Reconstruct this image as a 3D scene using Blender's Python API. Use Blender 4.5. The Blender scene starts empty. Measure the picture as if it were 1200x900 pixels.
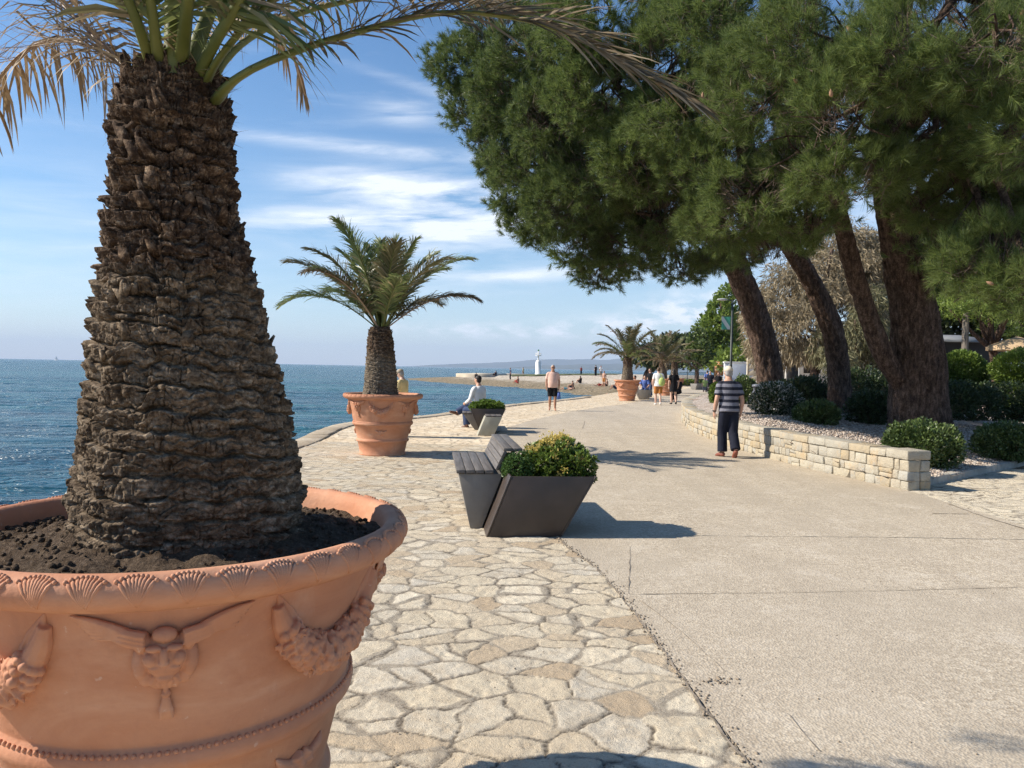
import bpy, math, random
import numpy as np
from mathutils import Vector, Matrix

rng = np.random.default_rng(7)
random.seed(7)
R_ = math.radians
SC = bpy.context.scene
COL = SC.collection

# ------------------------------------------------------------------ camera
FPX = 890.0                       # focal length for a 1200 px wide picture
cam_d = bpy.data.cameras.new("camera")
cam_d.sensor_width = 36.0
cam_d.lens = FPX / 1200.0 * 36.0
cam_d.clip_start = 0.05
cam_d.clip_end = 40000.0
cam = bpy.data.objects.new("camera", cam_d)
COL.objects.link(cam)
EYE = np.array([0.0, 0.0, 1.6])
PITCH, ROLL = math.atan(18.5 / FPX), R_(1.1)
_f = np.array([0, math.cos(PITCH), -math.sin(PITCH)])
_r0 = np.array([1.0, 0, 0])
_u0 = np.cross(_r0, _f)
_r = _r0 * math.cos(ROLL) + _u0 * math.sin(ROLL)
_u = -_r0 * math.sin(ROLL) + _u0 * math.cos(ROLL)
M = Matrix(((_r[0], _u[0], -_f[0], EYE[0]), (_r[1], _u[1], -_f[1], EYE[1]),
            (_r[2], _u[2], -_f[2], EYE[2]), (0, 0, 0, 1)))
cam.matrix_world = M
SC.camera = cam

def ray(px, py):
    v = _r * ((px - 600) / FPX) + _u * (-(py - 450) / FPX) + _f
    return v
def at(px, py, d):                # world point seen at a pixel, d metres ahead (along Y)
    v = ray(px, py)
    return EYE + v * (d / v[1])
def gr(px, py, z=0.0):            # world point seen at a pixel, at height z
    v = ray(px, py)
    return EYE + v * ((z - EYE[2]) / v[2])

# ------------------------------------------------------------------ world, sun, exposure
SUN_EL = R_(36.5)
w = bpy.data.worlds.new("World")
SC.world = w
w.use_nodes = True
nt = w.node_tree
N, L = nt.nodes, nt.links
for n in list(N): N.remove(n)
out = N.new('ShaderNodeOutputWorld'); bg = N.new('ShaderNodeBackground')
sky = N.new('ShaderNodeTexSky'); sky.sky_type = 'NISHITA'
sky.sun_disc = False
sky.sun_elevation = SUN_EL
sky.sun_rotation = R_(-90)
sky.altitude = 0.0; sky.air_density = 1.0; sky.dust_density = 0.3; sky.ozone_density = 3.0
bg.inputs['Strength'].default_value = 0.10
L.new(bg.outputs[0], out.inputs[0])

def wm(op, a, b=None, c=None, clamp=False):
    n = N.new('ShaderNodeMath'); n.operation = op; n.use_clamp = clamp
    for i, v in enumerate((a, b, c)):
        if v is None: continue
        if isinstance(v, (int, float)): n.inputs[i].default_value = v
        else: L.new(v, n.inputs[i])
    return n.outputs[0]
tc = N.new('ShaderNodeTexCoord'); sp = N.new('ShaderNodeSeparateXYZ')
L.new(tc.outputs['Generated'], sp.inputs[0])
az = wm('ARCTAN2', sp.outputs[0], sp.outputs[1])
el = wm('ARCSINE', sp.outputs[2])
cmb = N.new('ShaderNodeCombineXYZ')
L.new(wm('MULTIPLY', az, 5.0), cmb.inputs[0])
L.new(wm('ADD', wm('MULTIPLY', el, 34.0), wm('MULTIPLY', az, -2.2)), cmb.inputs[1])
ns = N.new('ShaderNodeTexNoise'); ns.inputs['Scale'].default_value = 1.15
ns.inputs['Detail'].default_value = 9.0; ns.inputs['Roughness'].default_value = 0.62
ns.inputs['Distortion'].default_value = 0.35
L.new(cmb.outputs[0], ns.inputs['Vector'])
cmb2 = N.new('ShaderNodeCombineXYZ')
L.new(wm('MULTIPLY', az, 9.0), cmb2.inputs[0]); L.new(wm('MULTIPLY', el, 22.0), cmb2.inputs[1])
ns2 = N.new('ShaderNodeTexNoise'); ns2.inputs['Scale'].default_value = 3.0
ns2.inputs['Detail'].default_value = 6.0; ns2.inputs['Roughness'].default_value = 0.6
L.new(cmb2.outputs[0], ns2.inputs['Vector'])
def px2ae(x, y):
    return math.atan((x - 600) / FPX), math.atan((431.5 + 0.0192 * (x - 600) - y) / FPX)
# (x, y) of a bank of cirrus, half width and half height in photo pixels, strength, slope
CIRRUS = [(470, 226, 105, 19, 1.3, 0.02), (430, 181, 130, 7, .8, .02), (420, 262, 130, 13, 1.1, -.06),
          (540, 268, 110, 24, .9, -.05), (470, 140, 45, 11, .6, 0), (620, 322, 100, 8, .8, -.05),
          (60, 300, 150, 90, .28, 0), (480, 320, 150, 30, .35, 0), (900, 250, 300, 90, .45, 0), (480, 105, 60, 6, .3, .2)]
PUFFS = [(560, 388, 95, 8, 1.0, 0), (720, 384, 100, 12, 1.1, -.06), (800, 372, 60, 16, .9, -.1), (830, 360, 60, 20, .6, 0)]
def bank(lst):
    tot = None
    for (x, y, hw, hh, s, sl) in lst:
        a0, e0 = px2ae(x, y)
        da = wm('SUBTRACT', az, a0)
        de = wm('SUBTRACT', wm('SUBTRACT', el, e0), wm('MULTIPLY', da, -sl))
        q = wm('ADD', wm('POWER', wm('ABSOLUTE', wm('DIVIDE', da, hw / FPX)), 2.0),
               wm('POWER', wm('ABSOLUTE', wm('DIVIDE', de, hh / FPX)), 2.0))
        g = wm('MULTIPLY', wm('EXPONENT', wm('MULTIPLY', q, -1.0)), s)
        tot = g if tot is None else wm('ADD', tot, g)
    return tot
streak = wm('MULTIPLY', wm('SUBTRACT', ns.outputs['Fac'], 0.33, clamp=True), 3.4)
puff = wm('MULTIPLY', wm('SUBTRACT', ns2.outputs['Fac'], 0.42, clamp=True), 4.5)
f1 = wm('MULTIPLY', bank(CIRRUS), streak)
f2 = wm('MULTIPLY', bank(PUFFS), puff)
# general thin veil, and other clouds all round the sky
rest = wm('MULTIPLY', wm('SUBTRACT', ns.outputs['Fac'], 0.56, clamp=True), 0.5)
lowhaze = wm('MULTIPLY', wm('EXPONENT', wm('MULTIPLY', wm('ABSOLUTE', el), -9.0)), 0.42)
cf = wm('ADD', wm('ADD', wm('ADD', f1, f2), rest), 0.02)
cf = wm('MINIMUM', cf, 0.92)
mh = N.new('ShaderNodeMix'); mh.data_type = 'RGBA'
hs = N.new('ShaderNodeHueSaturation'); hs.inputs['Saturation'].default_value = 1.22; L.new(sky.outputs[0], hs.inputs['Color'])
L.new(lowhaze, mh.inputs['Factor']); L.new(hs.outputs[0], mh.inputs['A'])
mh.inputs['B'].default_value = (4.5, 6.0, 8.3, 1)
mx = N.new('ShaderNodeMix'); mx.data_type = 'RGBA'
L.new(cf, mx.inputs['Factor']); L.new(mh.outputs['Result'], mx.inputs['A'])
mx.inputs['B'].default_value = (7.2, 7.6, 8.2, 1)
L.new(mx.outputs['Result'], bg.inputs['Color'])

sun_d = bpy.data.lights.new("sun", 'SUN')
sun_d.energy = 5.0; sun_d.angle = R_(0.53); sun_d.color = (1.0, 0.91, 0.78)
sun = bpy.data.objects.new("sun", sun_d); COL.objects.link(sun)
sun.rotation_euler = (0, -(math.pi / 2 - SUN_EL), R_(0))
sun.location = (-20, 0, 20)

SC.view_settings.view_transform = 'Standard'
SC.view_settings.look = 'None'
SC.view_settings.exposure = 0.62
SC.view_settings.gamma = 1.0
SC.view_settings.use_curve_mapping = False
SC.render.engine = 'CYCLES'
SC.cycles.use_denoising = True
SC.cycles.denoising_prefilter = 'NONE'
SC.cycles.use_adaptive_sampling = True
SC.cycles.adaptive_threshold = 0.02
SC.cycles.max_bounces = 6; SC.cycles.diffuse_bounces = 3; SC.cycles.glossy_bounces = 3
SC.cycles.transparent_max_bounces = 6; SC.cycles.transmission_bounces = 3
SC.cycles.volume_bounces = 0
SC.cycles.caustics_reflective = False; SC.cycles.caustics_refractive = False

# ------------------------------------------------------------------ numpy noise
def _hash(ix, iy, iz, seed):
    h = (ix.astype(np.int64) * 374761393 + iy.astype(np.int64) * 668265263 +
         iz.astype(np.int64) * 2147483647 + seed * 1274126177) & 0xFFFFFFFF
    h = ((h ^ (h >> 13)) * 1274126177) & 0xFFFFFFFF
    h = ((h ^ (h >> 16)) * 2246822519) & 0xFFFFFFFF
    return ((h ^ (h >> 15)) & 0xFFFFFF) / float(0xFFFFFF)
def vnoise(x, y, z, seed=0):
    x, y, z = np.broadcast_arrays(np.asarray(x, float), np.asarray(y, float), np.asarray(z, float))
    ix, iy, iz = np.floor(x), np.floor(y), np.floor(z)
    fx, fy, fz = x - ix, y - iy, z - iz
    fx = fx * fx * (3 - 2 * fx); fy = fy * fy * (3 - 2 * fy); fz = fz * fz * (3 - 2 * fz)
    r = 0
    for dx in (0, 1):
        wx = fx if dx else 1 - fx
        for dy in (0, 1):
            wy = fy if dy else 1 - fy
            for dz in (0, 1):
                wz = fz if dz else 1 - fz
                r = r + wx * wy * wz * _hash(ix + dx, iy + dy, iz + dz, seed)
    return r
def fbm(x, y, z, seed=0, oct=4, rough=0.5):
    a, t, s = 1.0, 0.0, 0.0
    for k in range(oct):
        t = t + a * vnoise(x, y, z, seed + k * 17); s += a
        x, y, z = np.asarray(x) * 2.03, np.asarray(y) * 2.03, np.asarray(z) * 2.03
        a *= rough
    return t / s

# ------------------------------------------------------------------ mesh builder
class MB:
    def __init__(self): self.V, self.F, self.n = [], [], 0
    def add(self, V, F, mi=0):
        V = np.asarray(V, float).reshape(-1, 3)
        if isinstance(F, np.ndarray): F = [F]
        for f in F:
            f = np.asarray(f, np.int64)
            if f.size: self.F.append((f + self.n, mi))
        self.V.append(V); self.n += len(V)
        return self
    def mesh(self, name, mats, smooth=False):
        V = np.concatenate(self.V)
        me = bpy.data.meshes.new(name)
        me.vertices.add(len(V)); me.vertices.foreach_set('co', V.astype(np.float32).ravel())
        nl = sum(f.size for f, _ in self.F); npoly = sum(len(f) for f, _ in self.F)
        li = np.concatenate([f.ravel() for f, _ in self.F])
        tot = np.concatenate([np.full(len(f), f.shape[1]) for f, _ in self.F])
        mi = np.concatenate([np.full(len(f), m) for f, m in self.F])
        me.loops.add(nl); me.polygons.add(npoly)
        me.loops.foreach_set('vertex_index', li.astype(np.int32))
        st = np.concatenate([[0], np.cumsum(tot)[:-1]])
        me.polygons.foreach_set('loop_start', st.astype(np.int32))
        try: me.polygons.foreach_set('loop_total', tot.astype(np.int32))
        except Exception: pass
        me.polygons.foreach_set('material_index', mi.astype(np.int32))
        if smooth: me.polygons.foreach_set('use_smooth', np.ones(npoly, bool))
        me.update(calc_edges=True)
        for m in (mats if isinstance(mats, (list, tuple)) else [mats]): me.materials.append(m)
        return me
    def build(self, name, mats, parent=None, smooth=False):
        o = bpy.data.objects.new(name, self.mesh(name, mats, smooth))
        COL.objects.link(o)
        if parent is not None: o.parent = parent
        return o

def tag(o, label=None, cat=None, group=None, kind=None):
    if label: o['label'] = label
    if cat: o['category'] = cat
    if group: o['group'] = group
    if kind: o['kind'] = kind
    return o
def thing(name, label, cat, loc=(0, 0, 0), rz=0, group=None):
    o = bpy.data.objects.new(name, None); COL.objects.link(o)
    o.location = tuple(float(v) for v in loc); o.rotation_euler = (0, 0, rz)
    o.empty_display_size = 0.1
    return tag(o, label, cat, group)
def copy_tree(o, parent=None):
    c = o.copy(); COL.objects.link(c); c.parent = parent
    for ch in list(o.children): copy_tree(ch, c)
    return c

# ------------------------------------------------------------------ shapes (all return V, F)
def lathe(prof, n=48, c=(0, 0, 0)):
    prof = np.asarray(prof, float); m = len(prof)
    t = np.linspace(0, 2 * np.pi, n, endpoint=False)
    V = np.stack([prof[:, None, 0] * np.cos(t), prof[:, None, 0] * np.sin(t),
                  np.repeat(prof[:, 1:2], n, 1)], -1).reshape(-1, 3) + np.asarray(c, float)
    return V, gridf(m, n, wrap=True)
def gridf(m, n, wrap=False):
    i = np.arange(m - 1)[:, None]; j = np.arange(n if wrap else n - 1)[None, :]
    j2 = (j + 1) % n
    return np.stack(np.broadcast_arrays(i * n + j, i * n + j2, (i + 1) * n + j2, (i + 1) * n + j), -1).reshape(-1, 4)
def norm(a): return a / np.maximum(np.linalg.norm(a, axis=-1, keepdims=True), 1e-9)
def tube(P, Rr, n=8, caps=True, ry=None, side=None):
    P = np.asarray(P, float); m = len(P)
    Rr = np.broadcast_to(np.asarray(Rr, float), (m,))
    ry = Rr if ry is None else np.broadcast_to(np.asarray(ry, float), (m,))
    T = norm(np.gradient(P, axis=0))
    a = np.array(side if side is not None else ((1, 0, 0) if abs(T[0][0]) < .8 else (0, 1, 0)), float)
    A, B = [], []
    for k in range(m):
        a = a - T[k] * a.dot(T[k]); a = a / max(np.linalg.norm(a), 1e-9)
        A.append(a); B.append(np.cross(T[k], a))
    A, B = np.array(A), np.array(B)
    t = np.linspace(0, 2 * np.pi, n, endpoint=False)
    V = P[:, None] + A[:, None] * (np.cos(t) * Rr[:, None])[..., None] + B[:, None] * (np.sin(t) * ry[:, None])[..., None]
    V = V.reshape(-1, 3); F = [gridf(m, n, True)]
    if caps:
        k = len(V); V = np.concatenate([V, P[:1], P[-1:]])
        j = np.arange(n); j2 = (j + 1) % n
        F.append(np.stack([j2, j, np.full(n, k)], -1))
        F.append(np.stack([(m - 1) * n + j, (m - 1) * n + j2, np.full(n, k + 1)], -1))
    return V, F
def smooth_path(P, n):
    P = np.asarray(P, float)
    d = np.concatenate([[0], np.cumsum(np.linalg.norm(np.diff(P, axis=0), axis=1))])
    s = np.linspace(0, d[-1], n)
    Q = np.concatenate([[2 * P[0] - P[1]], P, [2 * P[-1] - P[-2]]])
    o = []
    for v in s:
        i = min(np.searchsorted(d, v, 'right') - 1, len(P) - 2)
        t = (v - d[i]) / max(d[i + 1] - d[i], 1e-9)
        p0, p1, p2, p3 = Q[i], Q[i + 1], Q[i + 2], Q[i + 3]
        o.append(.5 * ((2 * p1) + (-p0 + p2) * t + (2 * p0 - 5 * p1 + 4 * p2 - p3) * t ** 2 + (-p0 + 3 * p1 - 3 * p2 + p3) * t ** 3))
    return np.array(o)
def hexa(c8):
    return np.asarray(c8, float), np.array([[0, 3, 2, 1], [4, 5, 6, 7], [0, 1, 5, 4], [1, 2, 6, 5], [2, 3, 7, 6], [3, 0, 4, 7]])
def box(x0, x1, y0, y1, z0, z1):
    return hexa([(x0, y0, z0), (x1, y0, z0), (x1, y1, z0), (x0, y1, z0), (x0, y0, z1), (x1, y0, z1), (x1, y1, z1), (x0, y1, z1)])
def ellipsoid(c, r, nu=10, nv=14):
    ph = np.linspace(0, np.pi, nu); pr = np.stack([np.sin(ph), -np.cos(ph)], -1)
    V, F = lathe(pr, nv)
    return V * np.asarray(r, float) + np.asarray(c, float), F
def xform(V, rz=0, loc=(0, 0, 0), s=1.0):
    c, si = math.cos(rz), math.sin(rz)
    V = np.asarray(V, float) * s
    return np.stack([V[:, 0] * c - V[:, 1] * si, V[:, 0] * si + V[:, 1] * c, V[:, 2]], -1) + np.asarray(loc, float)
def prism_poly(pts, z0, z1):
    pts = np.asarray(pts, float); n = len(pts)
    V = np.concatenate([np.c_[pts, np.full(n, z0)], np.c_[pts, np.full(n, z1)]])
    j = np.arange(n); j2 = (j + 1) % n
    return V, [np.arange(n)[::-1][None], (np.arange(n) + n)[None], np.stack([j, j2, j2 + n, j + n], -1)]
def bevel(o, wdt=0.006, seg=2):
    m = o.modifiers.new('bevel', 'BEVEL'); m.width = wdt; m.segments = seg; m.limit_method = 'ANGLE'
    return o

# ------------------------------------------------------------------ materials
class NT:
    def __init__(self, name):
        self.m = bpy.data.materials.new(name); self.m.use_nodes = True
        self.t = self.m.node_tree; self.b = self.t.nodes['Principled BSDF']
    def new(self, typ, **kw):
        n = self.t.nodes.new(typ)
        for k, v in kw.items():
            if k in n.inputs.keys(): self.set(n, k, v)
            else: setattr(n, k, v)
        return n
    def set(self, n, k, v):
        if hasattr(v, 'is_output') or hasattr(v, 'links'): self.t.links.new(v, n.inputs[k])
        else: n.inputs[k].default_value = v
    def math(self, op, a, b=None, clamp=False):
        n = self.t.nodes.new('ShaderNodeMath'); n.operation = op; n.use_clamp = clamp
        self.set(n, 0, a)
        if b is not None: self.set(n, 1, b)
        return n.outputs[0]
    def coord(self, kind='Object', scale=(1, 1, 1), rot=(0, 0, 0)):
        c = self.t.nodes.new('ShaderNodeTexCoord'); mp = self.t.nodes.new('ShaderNodeMapping')
        mp.inputs['Scale'].default_value = scale; mp.inputs['Rotation'].default_value = rot
        self.t.links.new(c.outputs[kind], mp.inputs[0]); return mp.outputs[0]
    def noise(self, vec, scale, detail=4, rough=.55, dist=0.0):
        n = self.new('ShaderNodeTexNoise', Scale=scale, Detail=detail, Roughness=rough, Distortion=dist)
        if vec is not None: self.t.links.new(vec, n.inputs['Vector'])
        return n.outputs['Fac']
    def ramp(self, fac, stops):
        n = self.t.nodes.new('ShaderNodeValToRGB'); self.t.links.new(fac, n.inputs[0])
        e = n.color_ramp.elements
        while len(e) < len(stops): e.new(.5)
        for q, (p, c) in zip(e, stops): q.position = p; q.color = (*c, 1) if len(c) == 3 else c
        return n.outputs[0]
    def mix(self, f, a, b, mode='MIX'):
        n = self.t.nodes.new('ShaderNodeMix'); n.data_type = 'RGBA'; n.blend_type = mode
        for k, v in (('Factor', f), ('A', a), ('B', b)):
            if isinstance(v, (tuple, list)): n.inputs[k].default_value = (*v, 1) if len(v) == 3 else v
            else: self.set(n, k, v)
        return n.outputs['Result']
    def bump(self, h, strength=.5, dist=.02, normal=None):
        n = self.new('ShaderNodeBump', Strength=strength, Distance=dist)
        self.t.links.new(h, n.inputs['Height'])
        if normal is not None: self.t.links.new(normal, n.inputs['Normal'])
        self.t.links.new(n.outputs[0], self.b.inputs['Normal']); return n.outputs[0]
    def out(self, color=None, rough=None, spec=None, metal=None):
        for k, v in (('Base Color', color), ('Roughness', rough), ('Specular IOR Level', spec), ('Metallic', metal)):
            if v is None: continue
            if isinstance(v, tuple) and len(v) == 3: v = (*v, 1)
            self.set(self.b, k, v)
        return self.m
def simple(name, col, rough=.6, var=.15, scale=6.0, spec=.4, metal=0.0, bump=0.0, bscale=60):
    m = NT(name); c = m.coord()
    f = m.noise(c, scale, 5)
    lo = tuple(v * (1 - var) for v in col); hi = tuple(min(1, v * (1 + var)) for v in col)
    if bump: m.bump(m.noise(c, bscale, 4), bump, .01)
    return m.out(m.ramp(f, [(.3, lo), (.7, hi)]), rough, spec, metal)
def leafmat(name, a, b, rough=.5, trans=.25, spec=.35, c=None, cp=.86):
    m = NT(name)
    g = m.t.nodes.new('ShaderNodeNewGeometry')
    st = [(0, a), (1, b)] if c is None else [(0, a), (cp, b), (min(cp + .05, .99), c), (1, c)]
    col = m.ramp(g.outputs['Random Per Island'], st)
    m.out(col, rough, spec)
    if trans:
        tr = m.t.nodes.new('ShaderNodeBsdfTranslucent'); m.t.links.new(col, tr.inputs[0])
        mixs = m.t.nodes.new('ShaderNodeMixShader'); mixs.inputs[0].default_value = trans
        m.t.links.new(m.b.outputs[0], mixs.inputs[1]); m.t.links.new(tr.outputs[0], mixs.inputs[2])
        o = m.t.nodes['Material Output']; m.t.links.new(mixs.outputs[0], o.inputs[0])
    return m.m
# ================================================================== SETTING
SEA_Z = -0.7
def seg_dist(X, Y, pts, closed=False):
    d = np.full(np.shape(X), 1e9)
    n = len(pts)
    for i in range(n if closed else n - 1):
        ax, ay = pts[i][:2]; bx, by = pts[(i + 1) % n][:2]
        ux, uy = bx - ax, by - ay
        t = np.clip(((X - ax) * ux + (Y - ay) * uy) / (ux * ux + uy * uy + 1e-12), 0, 1)
        d = np.minimum(d, np.hypot(X - ax - t * ux, Y - ay - t * uy))
    return d
def inside(X, Y, pts):
    r = np.zeros(np.shape(X), bool); n = len(pts)
    for i in range(n):
        ax, ay = pts[i][:2]; bx, by = pts[(i + 1) % n][:2]
        c = ((ay > Y) != (by > Y)) & (X < (bx - ax) * (Y - ay) / ((by - ay) if by != ay else 1e-12) + ax)
        r ^= c
    return r
def sheet(name, pts, z, mat, skirt=None, kind='structure'):
    pts = np.asarray(pts, float)[:, :2]; n = len(pts)
    mb = MB()
    V = np.c_[pts, np.full(n, z)]
    mb.add(V, np.arange(n)[None])
    o = mb.build(name, mat)
    import bmesh
    bm = bmesh.new(); bm.from_mesh(o.data)
    bmesh.ops.triangulate(bm, faces=bm.faces[:])
    if skirt is not None:
        be = [e for e in bm.edges if e.is_boundary]
        r = bmesh.ops.extrude_edge_only(bm, edges=be)
        for v in r['geom']:
            if isinstance(v, bmesh.types.BMVert): v.co.z = skirt
    bmesh.ops.recalc_face_normals(bm, faces=bm.faces[:])
    bm.to_mesh(o.data); bm.free()
    if sum(p.normal.z * p.area for p in o.data.polygons) < 0: o.data.flip_normals()
    return tag(o, kind=kind)

# ---- sea
m = NT('sea_water')
c = m.coord('Object')
n1 = m.noise(m.coord('Object', (.55, 1.0, 1), (0, 0, .35)), 0.9, 5, .6, .4)
n2 = m.noise(m.coord('Object', (.05, .12, 1), (0, 0, .2)), 1.0, 3, .6)
h = m.math('ADD', n1, m.math('MULTIPLY', n2, 1.2))
m.bump(h, 1.0, 1.0)
patch = m.noise(m.coord('Object', (.012, .05, 1), (0, 0, .1)), 1.0, 5, .65)
near = m.noise(m.coord('Object', (.06, .25, 1), (0, 0, .15)), 1.0, 5, .65)
pp = m.math('ADD', m.math('MULTIPLY', patch, .5), m.math('MULTIPLY', near, .5))
m.out(m.ramp(pp, [(.34, (.005, .040, .080)), (.5, (.014, .085, .130)), (.64, (.032, .155, .175))]), .2, .16)
m.b.inputs['IOR'].default_value = 1.33
SEA = m.m
rr = np.concatenate([[0], np.geomspace(3, 12000, 70)])
V, F = lathe(np.c_[rr, np.full(len(rr), SEA_Z)], 120)
o = MB().add(V, F).build('sea', SEA, smooth=True); tag(o, kind='structure')
# real ripples on the water nearest the promenade
gx = np.linspace(-75, 14, 560); gy0 = np.geomspace(5, 125, 520)
X, Y = np.meshgrid(gx, gy0)
hh = (fbm(X * .55 + Y * .2, Y * 1.1, 0, 5, 4, .55) - .5) * .30 + (fbm(X * .14, Y * .33, 3, 9, 2) - .5) * .34
fade = np.clip((125 - Y) / 40, 0, 1) * np.clip((X + 75) / 15, 0, 1)
V = np.stack([X, Y, SEA_Z + .02 + hh * fade * .45], -1).reshape(-1, 3)
V[:, 2] = np.maximum(V[:, 2], SEA_Z - .12 + 0)
cv = V.reshape(len(gy0), len(gx), 3)
o = MB().add(V, gridf(len(gy0), len(gx))).build('sea_ripples', SEA, smooth=True); tag(o, kind='structure')

# ---- land: one sheet of stone paving, asphalt laid on top
SHORE = [(-4.4, -12), (-4.4, 12), tuple(gr(341, 520)[:2]), tuple(gr(372, 507)[:2]), tuple(gr(398, 498)[:2]), tuple(gr(440, 493)[:2]), tuple(gr(500, 487.5)[:2]),
         tuple(gr(550, 481)[:2]), tuple(gr(600, 474.5)[:2]), tuple(gr(650, 469.5)[:2]), tuple(gr(690, 465)[:2])]
SHORE = [tuple(p) for p in smooth_path(np.array([(x, y, 0) for x, y in SHORE]), 60)[:, :2]]
LAND = SHORE + [(8.5, 58), (14, 78), (26, 120), (44, 190), (200, 420), (3000, 900), (3000, -200), (60, -40), (-4.4, -40)]

m = NT('crazy_paving')
c0 = m.coord('Object')
dn = m.new('ShaderNodeTexNoise', Scale=2.2, Detail=3.0)
m.t.links.new(c0, dn.inputs['Vector'])
off = m.new('ShaderNodeVectorMath', operation='MULTIPLY_ADD')
m.t.links.new(dn.outputs['Color'], off.inputs[0]); off.inputs[1].default_value = (.30, .30, 0); m.t.links.new(c0, off.inputs[2])
sc = m.new('ShaderNodeMapping'); sc.inputs['Scale'].default_value = (1.0, 1.25, 0); m.t.links.new(off.outputs[0], sc.inputs[0])
ve = m.new('ShaderNodeTexVoronoi', feature='DISTANCE_TO_EDGE', Scale=4.2, Randomness=1.0); m.t.links.new(sc.outputs[0], ve.inputs['Vector'])
vc = m.new('ShaderNodeTexVoronoi', feature='F1', Scale=4.2, Randomness=1.0); m.t.links.new(sc.outputs[0], vc.inputs['Vector'])
fine = m.noise(c0, 38, 5, .65)
mid = m.noise(c0, 9, 5, .6)
big = m.noise(c0, .7, 4, .6)
e = m.math('ADD', ve.outputs['Distance'], m.math('MULTIPLY', m.math('SUBTRACT', mid, .5), .20))
sepc = m.new('ShaderNodeSeparateColor'); m.t.links.new(vc.outputs['Color'], sepc.inputs[0])
jw = m.math('MULTIPLY', m.math('POWER', sepc.outputs[1], 1.6), .085)
stone = m.ramp(m.math('SUBTRACT', e, jw), [(.030, (0, 0, 0)), (.075, (1, 1, 1))])
scol = m.ramp(sepc.outputs[0], [(0, (.40, .33, .235)), (.3, (.49, .42, .315)), (.65, (.53, .465, .36)), (1, (.58, .52, .42))])
scol = m.mix(m.ramp(mid, [(.42, (0, 0, 0)), (.75, (.75, .75, .75))]), scol, (.35, .28, .20))
scol = m.mix(m.ramp(fine, [(.55, (0, 0, 0)), (.78, (.5, .5, .5))]), scol, (.24, .19, .14))
mcol = m.ramp(fine, [(.3, (.21, .18, .14)), (.7, (.385, .335, .265))])
crk = m.noise(m.coord('Object'), 3.1, 6, .7)
crack = m.ramp(m.math('ABSOLUTE', m.math('SUBTRACT', crk, .5)), [(.0, (1, 1, 1)), (.012, (0, 0, 0))])
v3 = m.new('ShaderNodeTexVoronoi', feature='DISTANCE_TO_EDGE', Scale=4.2, Randomness=1.0); m.t.links.new(sc.outputs[0], v3.inputs['Vector'])
seam = m.ramp(m.math('ADD', v3.outputs['Distance'], m.math('MULTIPLY', m.math('SUBTRACT', crk, .5), .06)), [(.004, (1, 1, 1)), (.012, (0, 0, 0))])
seam = m.math('MULTIPLY', seam, m.ramp(m.noise(c0, 1.7, 2), [(.44, (0, 0, 0)), (.52, (1, 1, 1))]))
base = m.mix(stone, mcol, scol)
base = m.mix(seam, base, (.045, .038, .03))
base = m.mix(m.ramp(big, [(.35, (0, 0, 0)), (.75, (.55, .55, .55))]), base, (.40, .30, .19))
hgt = m.math('ADD', m.math('MULTIPLY', m.ramp(m.math('SUBTRACT', e, jw), [(.0, (0, 0, 0)), (.10, (1, 1, 1))]), .6),
             m.math('ADD', m.math('MULTIPLY', fine, .35), m.math('MULTIPLY', mid, .5)))
hgt = m.math('SUBTRACT', hgt, m.math('MULTIPLY', seam, .7))
m.bump(hgt, .9, .022)
PAVING = m.out(base, .85, .25)
land = sheet('paving', LAND, 0.0, PAVING, skirt=-2.0)

# waterside edge course: a slightly raised row of worn kerb stones
mb = MB()
sp_ = np.array([(x, y, 0) for x, y in SHORE]); sp_ = smooth_path(sp_, 400)
d = np.concatenate([[0], np.cumsum(np.linalg.norm(np.diff(sp_, axis=0), axis=1))])
s = 8.0
while s < d[-1] - 1.2:
    ln = random.uniform(.7, 1.2)
    a = np.array([np.interp(s + .015, d, sp_[:, k]) for k in range(3)]); b = np.array([np.interp(s + ln - .015, d, sp_[:, k]) for k in range(3)])
    t = norm(b - a); nn = np.array([t[1], -t[0], 0])
    zt = .035 + random.uniform(-.012, .012); o0 = -.05 + random.uniform(-.02, .02); wd = .42 + random.uniform(-.04, .04)
    mb.add(*hexa([a + nn * o0 - (0, 0, .5), b + nn * o0 - (0, 0, .5), b + nn * wd - (0, 0, .5), a + nn * wd - (0, 0, .5),
                  a + nn * o0 + (0, 0, zt), b + nn * o0 + (0, 0, zt * 1.1), b + nn * wd + (0, 0, zt * .9), a + nn * wd + (0, 0, zt)]))
    s += ln
m = NT('edge_stone'); c = m.coord()
g = m.new('ShaderNodeNewGeometry')
EDGE = m.out(m.mix(m.ramp(m.noise(c, 7, 5), [(.4, (0, 0, 0)), (.7, (.8, .8, .8))]), m.ramp(g.outputs['Random Per Island'], [(0, (.40, .32, .22)), (1, (.52, .44, .33))]), (.30, .25, .19)), .85, .25)
m.bump(m.noise(c, 30, 5), .6, .02)
o = mb.build('quay_edge', EDGE); bevel(o, .02); tag(o, kind='structure')

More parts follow.
